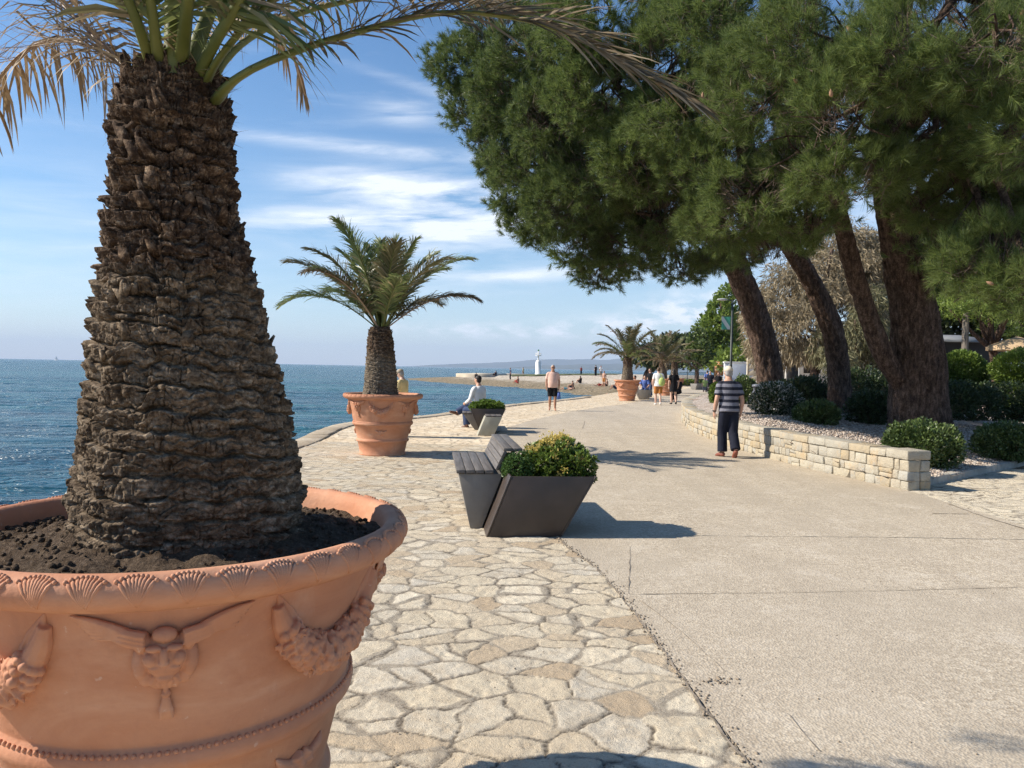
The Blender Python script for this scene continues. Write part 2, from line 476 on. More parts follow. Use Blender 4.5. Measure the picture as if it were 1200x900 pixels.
# ---- asphalt promenade
LEFT = [gr(905, 925), gr(882, 900), gr(826, 830), gr(776, 762), gr(735, 707), gr(700, 668), gr(664, 640), gr(640, 614), gr(612, 560), gr(586, 522), gr(579, 511), gr(590, 503), gr(622, 493),
        gr(660, 484.5), gr(700, 477.5), gr(735, 473.5)]
LEFT = [tuple(p[:2]) for p in LEFT]
WALL_PX = [(1064, 576), (1000, 562), (930, 545.5), (875, 530), (835, 516), (808, 504), (799, 493), (801, 485), (812, 477.5), (832, 469.5)]
WALL = [tuple(gr(x, y)[:2]) for x, y in WALL_PX]
ASPH = [(1.0, -12), (1.02, 1.5)] + LEFT + [(13, 60), (19, 80), (34, 130), (60, 200), (90, 200), (50, 130), (32, 80), (24, 60)] + \
       [(WALL[-1][0] + .3, WALL[-1][1])] + [(x + .25, y + .1) for x, y in WALL[::-1][1:-1]] + [WALL[0]] + \
       [tuple(gr(1110, 590)[:2]), tuple(gr(1165, 606)[:2]), tuple(gr(1230, 627)[:2]), (6.6, 6.3), (14, 2), (30, -12)]
m = NT('chip_asphalt')
c = m.coord()
f1_ = m.noise(c, 95, 3, .7); f2_ = m.noise(c, 30, 4, .65); f3_ = m.noise(c, .9, 5, .6); f4_ = m.noise(c, .22, 3, .5)
vo = m.new('ShaderNodeTexVoronoi', feature='F1', Scale=75.0); m.t.links.new(c, vo.inputs['Vector'])
sc2 = m.new('ShaderNodeSeparateColor'); m.t.links.new(vo.outputs['Color'], sc2.inputs[0])
chip = m.ramp(sc2.outputs[0], [(0, (.29, .235, .17)), (.2, (.46, .39, .295)), (.6, (.555, .48, .37)), (1, (.64, .565, .445))])
base = m.mix(m.ramp(f2_, [(.38, (.75, .75, .75)), (.55, (0, 0, 0))]), chip, (.31, .255, .19))
base = m.mix(m.ramp(f3_, [(.4, (0, 0, 0)), (.72, (.6, .6, .6))]), base, (.48, .415, .325))
base = m.mix(m.ramp(f4_, [(.42, (0, 0, 0)), (.64, (.5, .5, .5))]), base, (.40, .345, .27))
tk_ = m.noise(m.coord('Object', (1.6, .12, 1), (0, 0, -.12)), 1.0, 4, .6)
base = m.mix(m.ramp(tk_, [(.45, (0, 0, 0)), (.66, (.45, .45, .45))]), base, (.36, .305, .235))
pt_ = m.noise(c, 2.1, 6, .72)
base = m.mix(m.ramp(pt_, [(.36, (.55, .55, .55)), (.5, (0, 0, 0))]), base, (.38, .325, .25))
base = m.mix(m.ramp(pt_, [(.54, (0, 0, 0)), (.7, (.6, .6, .6))]), base, (.56, .50, .41))
sp1_ = m.noise(c, 3.4, 5, .7)
base = m.mix(m.ramp(sp1_, [(.64, (0, 0, 0)), (.72, (.5, .5, .5))]), base, (.25, .215, .17))
m.bump(m.math('ADD', m.math('MULTIPLY', f2_, .8), m.math('MULTIPLY', vo.outputs['Distance'], .9)), .42, .010)
ASPHALT = m.out(base, .9, .2)
sheet('promenade_road', ASPH, 0.013, ASPHALT)

# ---- the stones nearest the viewer, laid as real relief: slabs standing proud of sunken mortar
def stone_field(x, y, cell=.238, seed=3):
    wx = x + (fbm(x * 1.9, y * 1.9, 0, seed, 3) - .5) * .30 + (fbm(x * 9, y * 9, 0, seed + 1, 3) - .5) * .055
    wy = (y + (fbm(x * 1.9, y * 1.9, 5, seed + 2, 3) - .5) * .30 + (fbm(x * 9, y * 9, 5, seed + 3, 3) - .5) * .055) * 1.3
    gx_, gy_ = np.floor(wx / cell), np.floor(wy / cell)
    best = np.full(x.shape, 1e9); bx_ = np.zeros(x.shape); by_ = np.zeros(x.shape); bi = np.zeros(x.shape); bj = np.zeros(x.shape)
    pts_ = []
    for i in range(-2, 3):
        for j in range(-2, 3):
            ci, cj = gx_ + i, gy_ + j; z0 = np.zeros_like(ci)
            px_ = (ci + .5 + (_hash(ci, cj, z0, seed) - .5) * 1.05) * cell; py_ = (cj + .5 + (_hash(ci, cj, z0 + 1, seed) - .5) * 1.05) * cell
            keep = _hash(ci, cj, z0 + 2, seed) > .16                    # some cells merge into bigger slabs
            d = np.where(keep, (px_ - wx) ** 2 + (py_ - wy) ** 2, 1e8); pts_.append((px_, py_, d))
            m_ = d < best; best = np.where(m_, d, best); bx_ = np.where(m_, px_, bx_); by_ = np.where(m_, py_, by_); bi = np.where(m_, ci, bi); bj = np.where(m_, cj, bj)
    edge = np.full(x.shape, 1e9)
    for px_, py_, d in pts_:
        dx_, dy_ = px_ - bx_, py_ - by_; l = np.hypot(dx_, dy_)
        e_ = np.where((l > 1e-6) & (d < 1e7), ((px_ + bx_) / 2 - wx) * dx_ / np.maximum(l, 1e-6) + ((py_ + by_) / 2 - wy) * dy_ / np.maximum(l, 1e-6), 1e9)
        edge = np.minimum(edge, e_)
    return edge, bi, bj, bx_ - wx, by_ - wy
def near_patch(x0, x1, y0, y1, step):
    X, Y = np.meshgrid(np.arange(x0, x1 + step * .5, step), np.arange(y0, y1 + step * .5, step))
    e, bi, bj, ox_, oy_ = stone_field(X, Y)
    z0 = np.zeros_like(bi); r1, r2, r3_, r4 = (_hash(bi, bj, z0 + k, 21) for k in range(4))
    jw = .004 + .046 * r1 ** 2.4 * .75 + (fbm(X * 11, Y * 11, 2, 9, 5, .66) - .5) * .046
    st = np.clip((e - jw) / .006, 0, 1); st = st * st * (3 - 2 * st)
    seam = np.clip(1 - np.abs(e + (vnoise(X * 14, Y * 14, 3, 4) - .5) * .02) / .0055, 0, 1) * (vnoise(X * 1.3, Y * 1.3, 8, 6) > .47)
    rough = (fbm(X * 7, Y * 7, 0, 41, 4, .55) - .5) * .012 + (fbm(X * 24, Y * 24, 0, 43, 4, .66) - .5) * .011
    H = .0085 + st * (.0022 + (r2 - .5) * .005 + ox_ * (r3_ - .5) * .03 + oy_ * (r4 - .5) * .03) + rough * (.6 + .4 * st) - seam * .007
    H = np.maximum(H, .002)
    pit = (vnoise(X * 26, Y * 26, 1, 55) > .80) * st * (r3_ > .35); H = H - pit * .0035
    F = gridf(*X.shape)
    cx_, cy_ = X.ravel()[F].mean(1), Y.ravel()[F].mean(1)
    F = F[(~inside(cx_, cy_, ASPH)) & inside(cx_, cy_, LAND)]
    return np.stack([X, Y, H], -1).reshape(-1, 3), F, np.stack([r1 * .5 + r4 * .5, st, seam, np.ones_like(st)], -1).reshape(-1, 4)
mbp = MB(); cols_ = []
for args in ((-2.3, 1.3, 2.1, 6.4, .0105), (-4.4, -2.3, 2.1, 6.4, .03), (-4.4, 1.0, 6.4, 10.0, .019), (-4.4, .7, 10.0, 15.6, .034), (5.0, 9.8, 6.4, 13.2, .026)):
    V, F, C_ = near_patch(*args)
    if args[0] > 3: C_[:, 0] = .62 + .38 * C_[:, 0]
    mbp.add(V, F); cols_.append(C_)
m = NT('slab_stone'); c = m.coord()
at_ = m.t.nodes.new('ShaderNodeAttribute'); at_.attribute_name = 'slab'; sc3 = m.new('ShaderNodeSeparateColor'); m.t.links.new(at_.outputs['Color'], sc3.inputs[0])
g1_ = m.noise(c, 55, 5, .72); g2_ = m.noise(c, 190, 3, .7); g3_ = m.noise(c, 8, 5, .65); g4_ = m.noise(c, .8, 4, .6)
sc_ = m.ramp(sc3.outputs[0], [(.08, (.43, .33, .22)), (.3, (.54, .45, .325)), (.5, (.60, .52, .385)), (.65, (.55, .50, .41)), (.8, (.66, .58, .44)), (1, (.72, .65, .52))])
sc_ = m.mix(m.ramp(g3_, [(.46, (0, 0, 0)), (.70, (.6, .6, .6))]), sc_, (.43, .345, .24))
sc_ = m.mix(m.ramp(g1_, [(.55, (0, 0, 0)), (.70, (.75, .75, .75))]), sc_, (.27, .22, .165))
sc_ = m.mix(m.ramp(g2_, [(.56, (0, 0, 0)), (.74, (.7, .7, .7))]), sc_, (.60, .56, .48))
mc_ = m.ramp(m.math('ADD', m.math('MULTIPLY', g1_, .6), m.math('MULTIPLY', g2_, .4)), [(.36, (.22, .185, .14)), (.5, (.36, .31, .24)), (.66, (.47, .415, .33))])
b_ = m.mix(sc3.outputs[1], mc_, sc_)
b_ = m.mix(m.ramp(g4_, [(.46, (0, 0, 0)), (.74, (.35, .35, .35))]), b_, (.36, .30, .22))
b_ = m.mix(sc3.outputs[2], b_, (.075, .062, .048))
m.bump(m.math('ADD', g1_, m.math('MULTIPLY', g2_, .6)), .8, .010)
SLAB = m.out(b_, .88, .22)
o = mbp.build('paving_stones', SLAB, smooth=False)
ca_ = o.data.color_attributes.new('slab', 'FLOAT_COLOR', 'POINT'); ca_.data.foreach_set('color', np.concatenate(cols_).astype(np.float32).ravel())
tag(o, kind='structure')
# worn edge, joints and cracks in the road
CR = simple('joint_dirt', (.24, .20, .155), .95, .5, 25)
CRL = simple('old_joint_filler', (.40, .355, .285), .95, .2, 25)
def strip(P, wd, z, jit=.3, n=None):
    P = smooth_path(np.array([(p[0], p[1], 0) for p in P]), n or max(12, int(np.linalg.norm(np.array(P[-1][:2]) - np.array(P[0][:2])) * 25)))
    T = norm(np.gradient(P, axis=0)); Nn = np.c_[T[:, 1], -T[:, 0], np.zeros(len(P))]
    k = np.arange(len(P))
    wv = wd * (1 - jit + 2 * jit * vnoise(k * .8, 0, P[0][0] * 7, 3)) * (.4 + 1.2 * vnoise(k * .21, 4, P[0][1], 5))
    P = P + Nn * ((vnoise(k * .35, 9, P[0][0], 8) - .5) * wd * 2)[:, None]
    V = np.concatenate([P - Nn * wv[:, None] / 2, P + Nn * wv[:, None] / 2]); V[:, 2] = z
    i = np.arange(len(P) - 1); n_ = len(P)
    return V, np.stack([i, i + n_, i + n_ + 1, i + 1], -1)
mb = MB()
mb.add(*strip([(x - .015, y) for x, y in LEFT[:9]], .011, .0172, .9))
mb.add(*strip([gr(738, 642), gr(737, 699)], .006, .0175, .5))
mb.add(*strip([gr(737, 699), gr(900, 697), gr(1060, 694), gr(1215, 690)], .007, .0179, .7))
mb.add(*strip([gr(745, 702), gr(800, 745), gr(850, 790)], .004, .0182, .9))
mb.add(*strip([gr(925, 842), gr(945, 868), gr(960, 885)], .004, .0185, .9))
mb.add(*strip([gr(1092, 603), gr(1135, 604)], .02, .0188, .6))
mb.add(*strip([gr(1112, 592), gr(1150, 606), gr(1205, 623)], .016, .0191, .6))
mb.add(*strip([gr(634, 497), gr(680, 494)], .012, .0194, .5))
mb.add(*strip([gr(683, 503), gr(685, 494)], .012, .0197, .5))
o = mb.build('road_joints', CR); tag(o, kind='structure')
mb = MB()
mb.add(*strip([gr(742, 629), gr(900, 630), gr(1050, 631.5), gr(1215, 634)], .014, .0166, .9))
o = mb.build('road_patching', CRL); tag(o, kind='structure')
# a loose broken line of stone crumbs along the asphalt's edge, and small litter on the paving
mb = MB()
le = smooth_path(np.array([(x, y, 0) for x, y in LEFT[:9]]), 400)
for k in range(620):
    p = le[rng.integers(0, 330)] + np.array([rng.normal(0, .022), rng.normal(0, .01), .014])
    r = rng.uniform(.003, .011)
    V, F = ellipsoid(p, (r, r * rng.uniform(.6, 1.2), r * .7), 4, 5); mb.add(V, F)
for k in range(70):
    p = gr(rng.uniform(430, 1200), rng.uniform(590, 900), .016); r = rng.uniform(.002, .006)
    V, F = ellipsoid(p, (r, r, r * .6), 4, 5); mb.add(V, F)
for k in range(34):
    p = gr(845 + rng.normal(0, 10), 799 + rng.normal(0, 3), .016); r = rng.uniform(.004, .011)
    V, F = ellipsoid(p, (r, r, r * .6), 4, 5); mb.add(V, F)
o = mb.build('loose_grit', simple('grit', (.27, .22, .165), .9, .4, 60)); tag(o, kind='stuff')

# ---- gravel bed behind the wall
K0, K1 = gr(1082, 571)[:2], gr(1200, 545.5)[:2]
kd = norm(K1 - K0); K2 = K0 + kd * 40
BED = [K0] + [np.array(K2)] + [np.array((60., 60.)), np.array((40., 75.)), np.array((WALL[-1][0] + 4, WALL[-1][1] + 16))] + [np.array(p) for p in WALL[::-1]]
def bed_z(X, Y):
    d = seg_dist(X, Y, [K0, K2])
    t = np.clip(d / 4.4, 0, 1); t = t * t * (3 - 2 * t) * .45 + t * .55
    z = .10 + .52 * t
    dw = seg_dist(X, Y, WALL)
    return np.where(dw < .8, np.minimum(z, .50 + .12 * dw / .8), z)
gx = np.concatenate([np.arange(3.8, 16, .12), np.arange(16, 62, .8)]); gy = np.concatenate([np.arange(9.5, 30, .12), np.arange(30, 78, .8)])
X, Y = np.meshgrid(gx, gy)
Z = bed_z(X, Y) + (fbm(X * 2.2, Y * 2.2, 0, 31, 3) - .5) * .05
F = gridf(len(gy), len(gx))
cx, cy = X.ravel()[F].mean(1), Y.ravel()[F].mean(1)
F = F[inside(cx, cy, BED)]
m = NT('bed_gravel'); c = m.coord()
vo = m.new('ShaderNodeTexVoronoi', feature='F1', Scale=26.0); m.t.links.new(c, vo.inputs['Vector'])
s2 = m.new('ShaderNodeSeparateColor'); m.t.links.new(vo.outputs['Color'], s2.inputs[0])
gcol = m.ramp(s2.outputs[0], [(0, (.22, .17, .13)), (.4, (.42, .35, .29)), (.8, (.55, .48, .42)), (1, (.66, .60, .54))])
lit = m.noise(c, 1.1, 5, .65)
gcol = m.mix(m.ramp(lit, [(.5, (0, 0, 0)), (.68, (.75, .75, .75))]), gcol, (.23, .135, .08))
m.bump(vo.outputs['Distance'], 1.0, .03)
m.out(gcol, .9, .2)
GRAVEL = m.m
mbg = MB(); mbg.add(np.stack([X, Y, Z], -1).reshape(-1, 3), F)
o = mbg.build('gravel_bed', GRAVEL); tag(o, kind='structure')
# loose stones lying on the near part of the bed
mb = MB(); q = 0
pts = np.c_[rng.uniform(5, 13, 26000), rng.uniform(10.5, 19, 26000)]
pts = pts[inside(pts[:, 0], pts[:, 1], BED)]
dk = seg_dist(pts[:, 0], pts[:, 1], WALL[:6]) + 0
pts = pts[dk > .3]
zz = bed_z(pts[:, 0], pts[:, 1]) + (fbm(pts[:, 0] * 2.2, pts[:, 1] * 2.2, 0, 31, 3) - .5) * .05
Vs, Fs = ellipsoid((0, 0, 0), (1, 1, 1), 4, 5)
sz = rng.uniform(.012, .034, len(pts))
scl = np.stack([sz, sz * rng.uniform(.6, 1, len(pts)), sz * .6], -1)
ang = rng.uniform(0, 6.28, len(pts)); ca, sa = np.cos(ang)[:, None], np.sin(ang)[:, None]
VV = Vs[None] * scl[:, None]
VV = np.stack([VV[..., 0] * ca - VV[..., 1] * sa, VV[..., 0] * sa + VV[..., 1] * ca, VV[..., 2]], -1) + np.c_[pts, zz + .006][:, None]
FF = (Fs[None] + (np.arange(len(pts)) * len(Vs))[:, None, None]).reshape(-1, 4)
mb.add(VV.reshape(-1, 3), FF)
PEB = leafmat('pebble_stone', (.24, .18, .14), (.60, .53, .46), .9, 0, .2)
o = mb.build('gravel_stones', PEB); tag(o, kind='stuff')

# ---- kerb along the bed's front
mb = MB()
kn = np.array([kd[1], -kd[0]])
s = 0.0
while s < 22:
    a = K0 + kd * (s + .006); b = K0 + kd * (s + .994)
    w0, w1 = kn * .02, -kn * .13
    mb.add(*hexa([(*(a + w0), -.2), (*(b + w0), -.2), (*(b + w1), -.2), (*(a + w1), -.2),
                  (*(a + w0 * .6), .115), (*(b + w0 * .6), .115), (*(b + w1), .12), (*(a + w1), .12)]))
    s += 1.0
o = mb.build('kerb', simple('kerb_concrete', (.36, .34, .30), .9, .2, 8, .2, bump=.4)); bevel(o, .012); tag(o, kind='structure')

# ---- stone retaining wall
m = NT('wall_stone'); c = m.coord(); g = m.new('ShaderNodeNewGeometry')
col = m.ramp(g.outputs['Random Per Island'], [(0, (.42, .34, .22)), (.2, (.43, .385, .295)), (.45, (.37, .355, .31)), (.7, (.45, .415, .335)), (.9, (.40, .32, .205)), (1, (.39, .38, .335))])
col = m.mix(m.ramp(m.noise(c, 6, 6, .65), [(.42, (0, 0, 0)), (.72, (.8, .8, .8))]), col, (.30, .265, .21))
col = m.mix(m.ramp(m.noise(c, 2.6, 5, .7), [(.55, (0, 0, 0)), (.7, (.55, .55, .55))]), col, (.50, .34, .17))
m.bump(m.math('ADD', m.noise(c, 14, 6, .65), m.math('MULTIPLY', m.noise(c, 60, 4), .4)), .8, .03)
WSTONE = m.out(col, .9, .2)
WMORT = simple('wall_mortar', (.26, .225, .175), .95, .25, 20, .1, bump=.5)
wp = smooth_path(np.array([(x, y, 0) for x, y in WALL]), 300)
wd_ = np.concatenate([[0], np.cumsum(np.linalg.norm(np.diff(wp, axis=0), axis=1))])
WTOP = .55
def wpt(s):
    p = np.array([np.interp(s, wd_, wp[:, k]) for k in range(2)])
    q = np.array([np.interp(min(s + .1, wd_[-1]), wd_, wp[:, k]) for k in range(2)]) - np.array([np.interp(max(s - .1, 0), wd_, wp[:, k]) for k in range(2)])
    t = q / np.linalg.norm(q); return p, t, np.array([t[1], -t[0]])      # normal to the bed side (right)
WT = .36
wall_t = thing('stone_wall', 'low wall of rough pale stone blocks curving along the gravel bed', 'wall', (*WALL[0], 0))
def rel(V, o): return np.asarray(V) - np.array(o.location)
def wblock(mb, s0, s1, d0, d1, z0, z1, j=.013):
    r = lambda: rng.uniform(-j, j)
    P0, _, n0 = wpt(s0); P1, _, n1 = wpt(s1)
    V = []
    for z in (z0, z1):
        for (P, n_, dd) in ((P0, n0, d0), (P1, n1, d0), (P1, n1, d1), (P0, n0, d1)):
            V.append((P[0] + n_[0] * (dd + r()), P[1] + n_[1] * (dd + r()), z + r() * .7))
    mb.add(rel(V, wall_t), hexa(np.zeros((8, 3)))[1])
mb = MB()
courses = [0.0, .14, .27, .43]
for (z0, z1) in zip(courses[:-1], courses[1:]):
    s = 0.0
    while s < wd_[-1] - .05:
        ln = random.choice([.12, .17, .22, .28, .34]) * (.8 + .5 * random.random())
        e = min(s + ln, wd_[-1])
        if random.random() < .18 and z1 < .3: pass
        if ln > .22 and random.random() < .12:
            zm = (z0 + z1) / 2 + random.uniform(-.012, .012)
            wblock(mb, s + .004, e - .004, random.uniform(-.02, .004), .2, z0 + .003, zm - .003)
            wblock(mb, s + .004, e - .004, random.uniform(-.02, .004), .2, zm + .003, z1 - .003)
        else:
            wblock(mb, s + .004, e - .004, random.uniform(-.022, .006), .2, z0 + .003, z1 - .003)
        s = e
# near end face and the back row
for (z0, z1) in zip(courses[:-1], courses[1:]):
    wblock(mb, -.012, .22, .205, WT + random.uniform(-.01, .01), z0 + .003, z1 - .003)
o = mb.build('block_courses', WSTONE, wall_t); bevel(o, .014, 2)
mb = MB(); s = -.02
while s < wd_[-1] - .05:
    e = min(s + random.uniform(.32, .62), wd_[-1])
    wblock(mb, max(s, -.02) + .004, e - .004, -.02, WT + .01, .434, WTOP + random.uniform(-.012, .012), .007); s = e
o = mb.build('coping', WSTONE, wall_t); bevel(o, .014, 2)
mb = MB()
for k in range(110):
    wblock(mb, .02 + (wd_[-1] - .04) * k / 110, .02 + (wd_[-1] - .04) * (k + 1) / 110, .012, WT - .02, -.1, .432, 0)
mb.build('mortar_core', WMORT, wall_t)

# ---- beach, spit and hills
SPIT = [gr(690, 465.5, SEA_Z), gr(668, 461, SEA_Z), gr(640, 457.2, SEA_Z), gr(610, 455, SEA_Z), gr(575, 453, SEA_Z), gr(540, 450, SEA_Z), gr(505, 447.5, SEA_Z), gr(476, 445.3, SEA_Z),
        gr(478, 443.6, SEA_Z), gr(520, 443.4, SEA_Z), gr(560, 443.2, SEA_Z), gr(590, 441, SEA_Z)]
SPIT = [tuple(p[:2]) for p in SPIT] + [(2, 215), (40, 235), (110, 240), (110, 110), (60, 60), (14, 45), (6, 44)]
gx = np.arange(-32, 70, .8); gy = np.concatenate([np.arange(42, 110, .5), np.arange(110, 240, 1.2)])
X, Y = np.meshgrid(gx, gy)
sd = seg_dist(X, Y, SPIT, True) * np.where(inside(X, Y, SPIT), 1, -1)
sd = sd + (fbm(X * .12, Y * .12, 0, 77, 3) - .5) * 2.5
z = SEA_Z + np.clip(sd * .07, -1.2, 2) * np.clip(1 - sd * .012, .4, 1)
top = .35 + .35 * np.clip((X + 12) / 12, 0, 1)
z = np.minimum(z, top) + (fbm(X * .5, Y * .5, 0, 41, 3) - .5) * .12
z = np.where((sd > 0) & (X < -3), np.minimum(z, -.25 + (X + 18) * .012 + (fbm(X * .7, Y * .7, 0, 4, 3) - .5) * .15), z)
z = np.where(inside(X, Y, LAND), np.minimum(z, -.08), z)
m = NT('shingle'); c = m.coord()
vo = m.new('ShaderNodeTexVoronoi', feature='F1', Scale=4.0); m.t.links.new(c, vo.inputs['Vector'])
s2 = m.new('ShaderNodeSeparateColor'); m.t.links.new(vo.outputs['Color'], s2.inputs[0])
colr = m.ramp(s2.outputs[0], [(0, (.33, .27, .20)), (.5, (.50, .43, .34)), (1, (.63, .57, .47))])
sx = m.new('ShaderNodeSeparateXYZ'); m.t.links.new(c, sx.inputs[0])
wet = m.ramp(m.math('ADD', sx.outputs[2], m.math('MULTIPLY', m.noise(c, .35, 4), .9)), [(.18, (1, 1, 1)), (.42, (0, 0, 0))])
m.new('ShaderNodeValue')
colr = m.mix(wet, colr, m.ramp(s2.outputs[1], [(0, (.13, .105, .06)), (1, (.34, .27, .18))]))
m.bump(vo.outputs['Distance'], .8, .15)
m.out(colr, .9, .2)
o = MB().add(np.stack([X, Y, z], -1).reshape(-1, 3), gridf(len(gy), len(gx))).build('beach', m.m, smooth=True); tag(o, kind='structure')
def beach_z(x, y, zg=z, bx=gx, by=gy):
    i = int(np.clip(np.searchsorted(bx, x), 0, len(bx) - 1)); j = int(np.clip(np.searchsorted(by, y), 0, len(by) - 1))
    return float(zg[j, i])
BEACH_Z = beach_z

# hills on the far side of the gulf
m = NT('far_hills'); c = m.coord('Object', (.0006, .0006, .002))
HILLM = m.out(m.ramp(m.noise(c, 2.0, 5), [(.3, (.05, .075, .05)), (.7, (.10, .11, .08))]), 1.0, .0)
def hills(name, pts, dist, depth, seed):
    xs = np.linspace(pts[0][0], pts[-1][0], 260)
    ys = np.interp(xs, [p[0] for p in pts], [p[1] for p in pts])
    V = []
    k = 9
    for j in range(k):
        t = j / (k - 1)
        dd = dist + depth * t
        for x, y in zip(xs, ys):
            X0 = (x - 600) / FPX * dist * 1.0
            hgt = (432 + .0192 * (x - 600) - y) / FPX * dist * .8
            hgt = hgt * math.sin(t * math.pi * .5) ** .8 * (1 + .22 * (fbm(x * .03, t * 2.0, seed, seed, 4) - .5) * 2)
            V.append((X0, dd, SEA_Z + max(hgt, 0) - .5))
    o = MB().add(np.array(V, float), gridf(k, 260)).build(name, HILLM, smooth=True)
    return tag(o, kind='structure')
hills('hills', [(430, 433), (500, 426), (560, 423), (600, 420), (640, 417), (690, 415), (730, 417), (760, 414), (800, 418), (860, 420), (950, 432)], 9000, 1600, 3)
hills('foothills', [(560, 434), (640, 427), (700, 424), (760, 423), (820, 425), (900, 434)], 6500, 900, 8)

# ---- the air: one closed box of thin haze round everything
hb = MB().add(*box(-12500, 12500, -12500, 12500, -1.75 - .7, 330)).build('haze', None)
hm = bpy.data.materials.new('haze_air'); hm.use_nodes = True
t_ = hm.node_tree; t_.nodes.remove(t_.nodes['Principled BSDF'])
pv = t_.nodes.new('ShaderNodeVolumePrincipled'); pv.inputs['Color'].default_value = (.62, .76, 1.0, 1); pv.inputs['Density'].default_value = 1.1e-4
pv.inputs['Anisotropy'].default_value = 0.0
t_.links.new(pv.outputs[0], t_.nodes['Material Output'].inputs['Volume'])
hb.data.materials.clear(); hb.data.materials.append(hm); tag(hb, kind='stuff')
# ================================================================== TERRACOTTA POTS AND PALMS
m = NT('terracotta'); c = m.coord()
a = m.noise(m.coord('Object', (1, 1, 2.2)), 2.2, 5, .6, .8); b2 = m.noise(c, 22, 5, .6)
col = m.ramp(a, [(.30, (.45, .195, .108)), (.48, (.51, .24, .138)), (.62, (.56, .29, .178)), (.78, (.61, .36, .25))])
col = m.mix(m.ramp(b2, [(.5, (0, 0, 0)), (.8, (.35, .35, .35))]), col, (.42, .19, .12))
wht = m.noise(m.coord('Object', (1.2, 1.2, .5)), 3.1, 6, .7)
col = m.mix(m.ramp(wht, [(.6, (0, 0, 0)), (.75, (.22, .22, .22))]), col, (.66, .52, .43))
drip = m.noise(m.coord('Object', (9, 9, .7)), 1.0, 5, .65)
col = m.mix(m.ramp(drip, [(.56, (0, 0, 0)), (.74, (.34, .34, .34))]), col, (.34, .17, .115))
spl = m.noise(c, 34, 3, .6)
col = m.mix(m.ramp(spl, [(.68, (0, 0, 0)), (.74, (.5, .5, .5))]), col, (.62, .45, .36))
m.bump(m.math('ADD', m.noise(c, 60, 4), m.math('MULTIPLY', b2, 1.5)), .30, .006)
TERRA = m.out(col, .72, .25)
m = NT('potting_soil'); c = m.coord()
m.bump(m.noise(c, 45, 6, .7), 1.0, .03)
SOIL = m.out(m.ramp(m.noise(c, 60, 5, .7), [(.3, (.05, .034, .022)), (.55, (.12, .085, .058)), (.75, (.24, .185, .13))]), .95, .15)

PROF = np.array([(.0, .0), (.395, .0), (.412, .012), (.412, .035), (.402, .05), (.438, .235), (.452, .243), (.468, .258), (.472, .275), (.466, .292), (.452, .305), (.452, .315),
                 (.505, .535), (.520, .542), (.536, .556), (.541, .578), (.534, .600), (.521, .612), (.525, .622), (.590, .870), (.622, .985), (.628, 1.000), (.640, 1.004),
                 (.652, 1.004), (.660, 1.010), (.688, 1.020), (.706, 1.040), (.712, 1.062), (.706, 1.084), (.690, 1.098), (.672, 1.103), (.654, 1.100), (.640, 1.088), (.632, 1.06), (.615, .97), (.60, .90)])
def rz_at(z):
    q = PROF[1:22]; return np.interp(z, q[:, 1], q[:, 0])
def spt(phi, z, off=0.0):
    r = rz_at(z) + off
    return np.array([r * math.cos(phi), r * math.sin(phi), z])
def remesh(o, vox, smooth=4, keep=None):
    md = o.modifiers.new('r', 'REMESH'); md.mode = 'VOXEL'; md.voxel_size = vox
    if smooth:
        ms = o.modifiers.new('s', 'SMOOTH'); ms.iterations = smooth; ms.factor = .5
    dg = bpy.context.evaluated_depsgraph_get(); dg.update()
    me = bpy.data.meshes.new_from_object(o.evaluated_get(dg))
    o.modifiers.clear(); old = o.data; nm = old.name; mats = list(old.materials)
    o.data = me; bpy.data.meshes.remove(old); me.name = nm
    me.materials.clear()
    for q in mats: me.materials.append(q)
    me.polygons.foreach_set('use_smooth', np.ones(len(me.polygons), bool)); me.update()
    return o

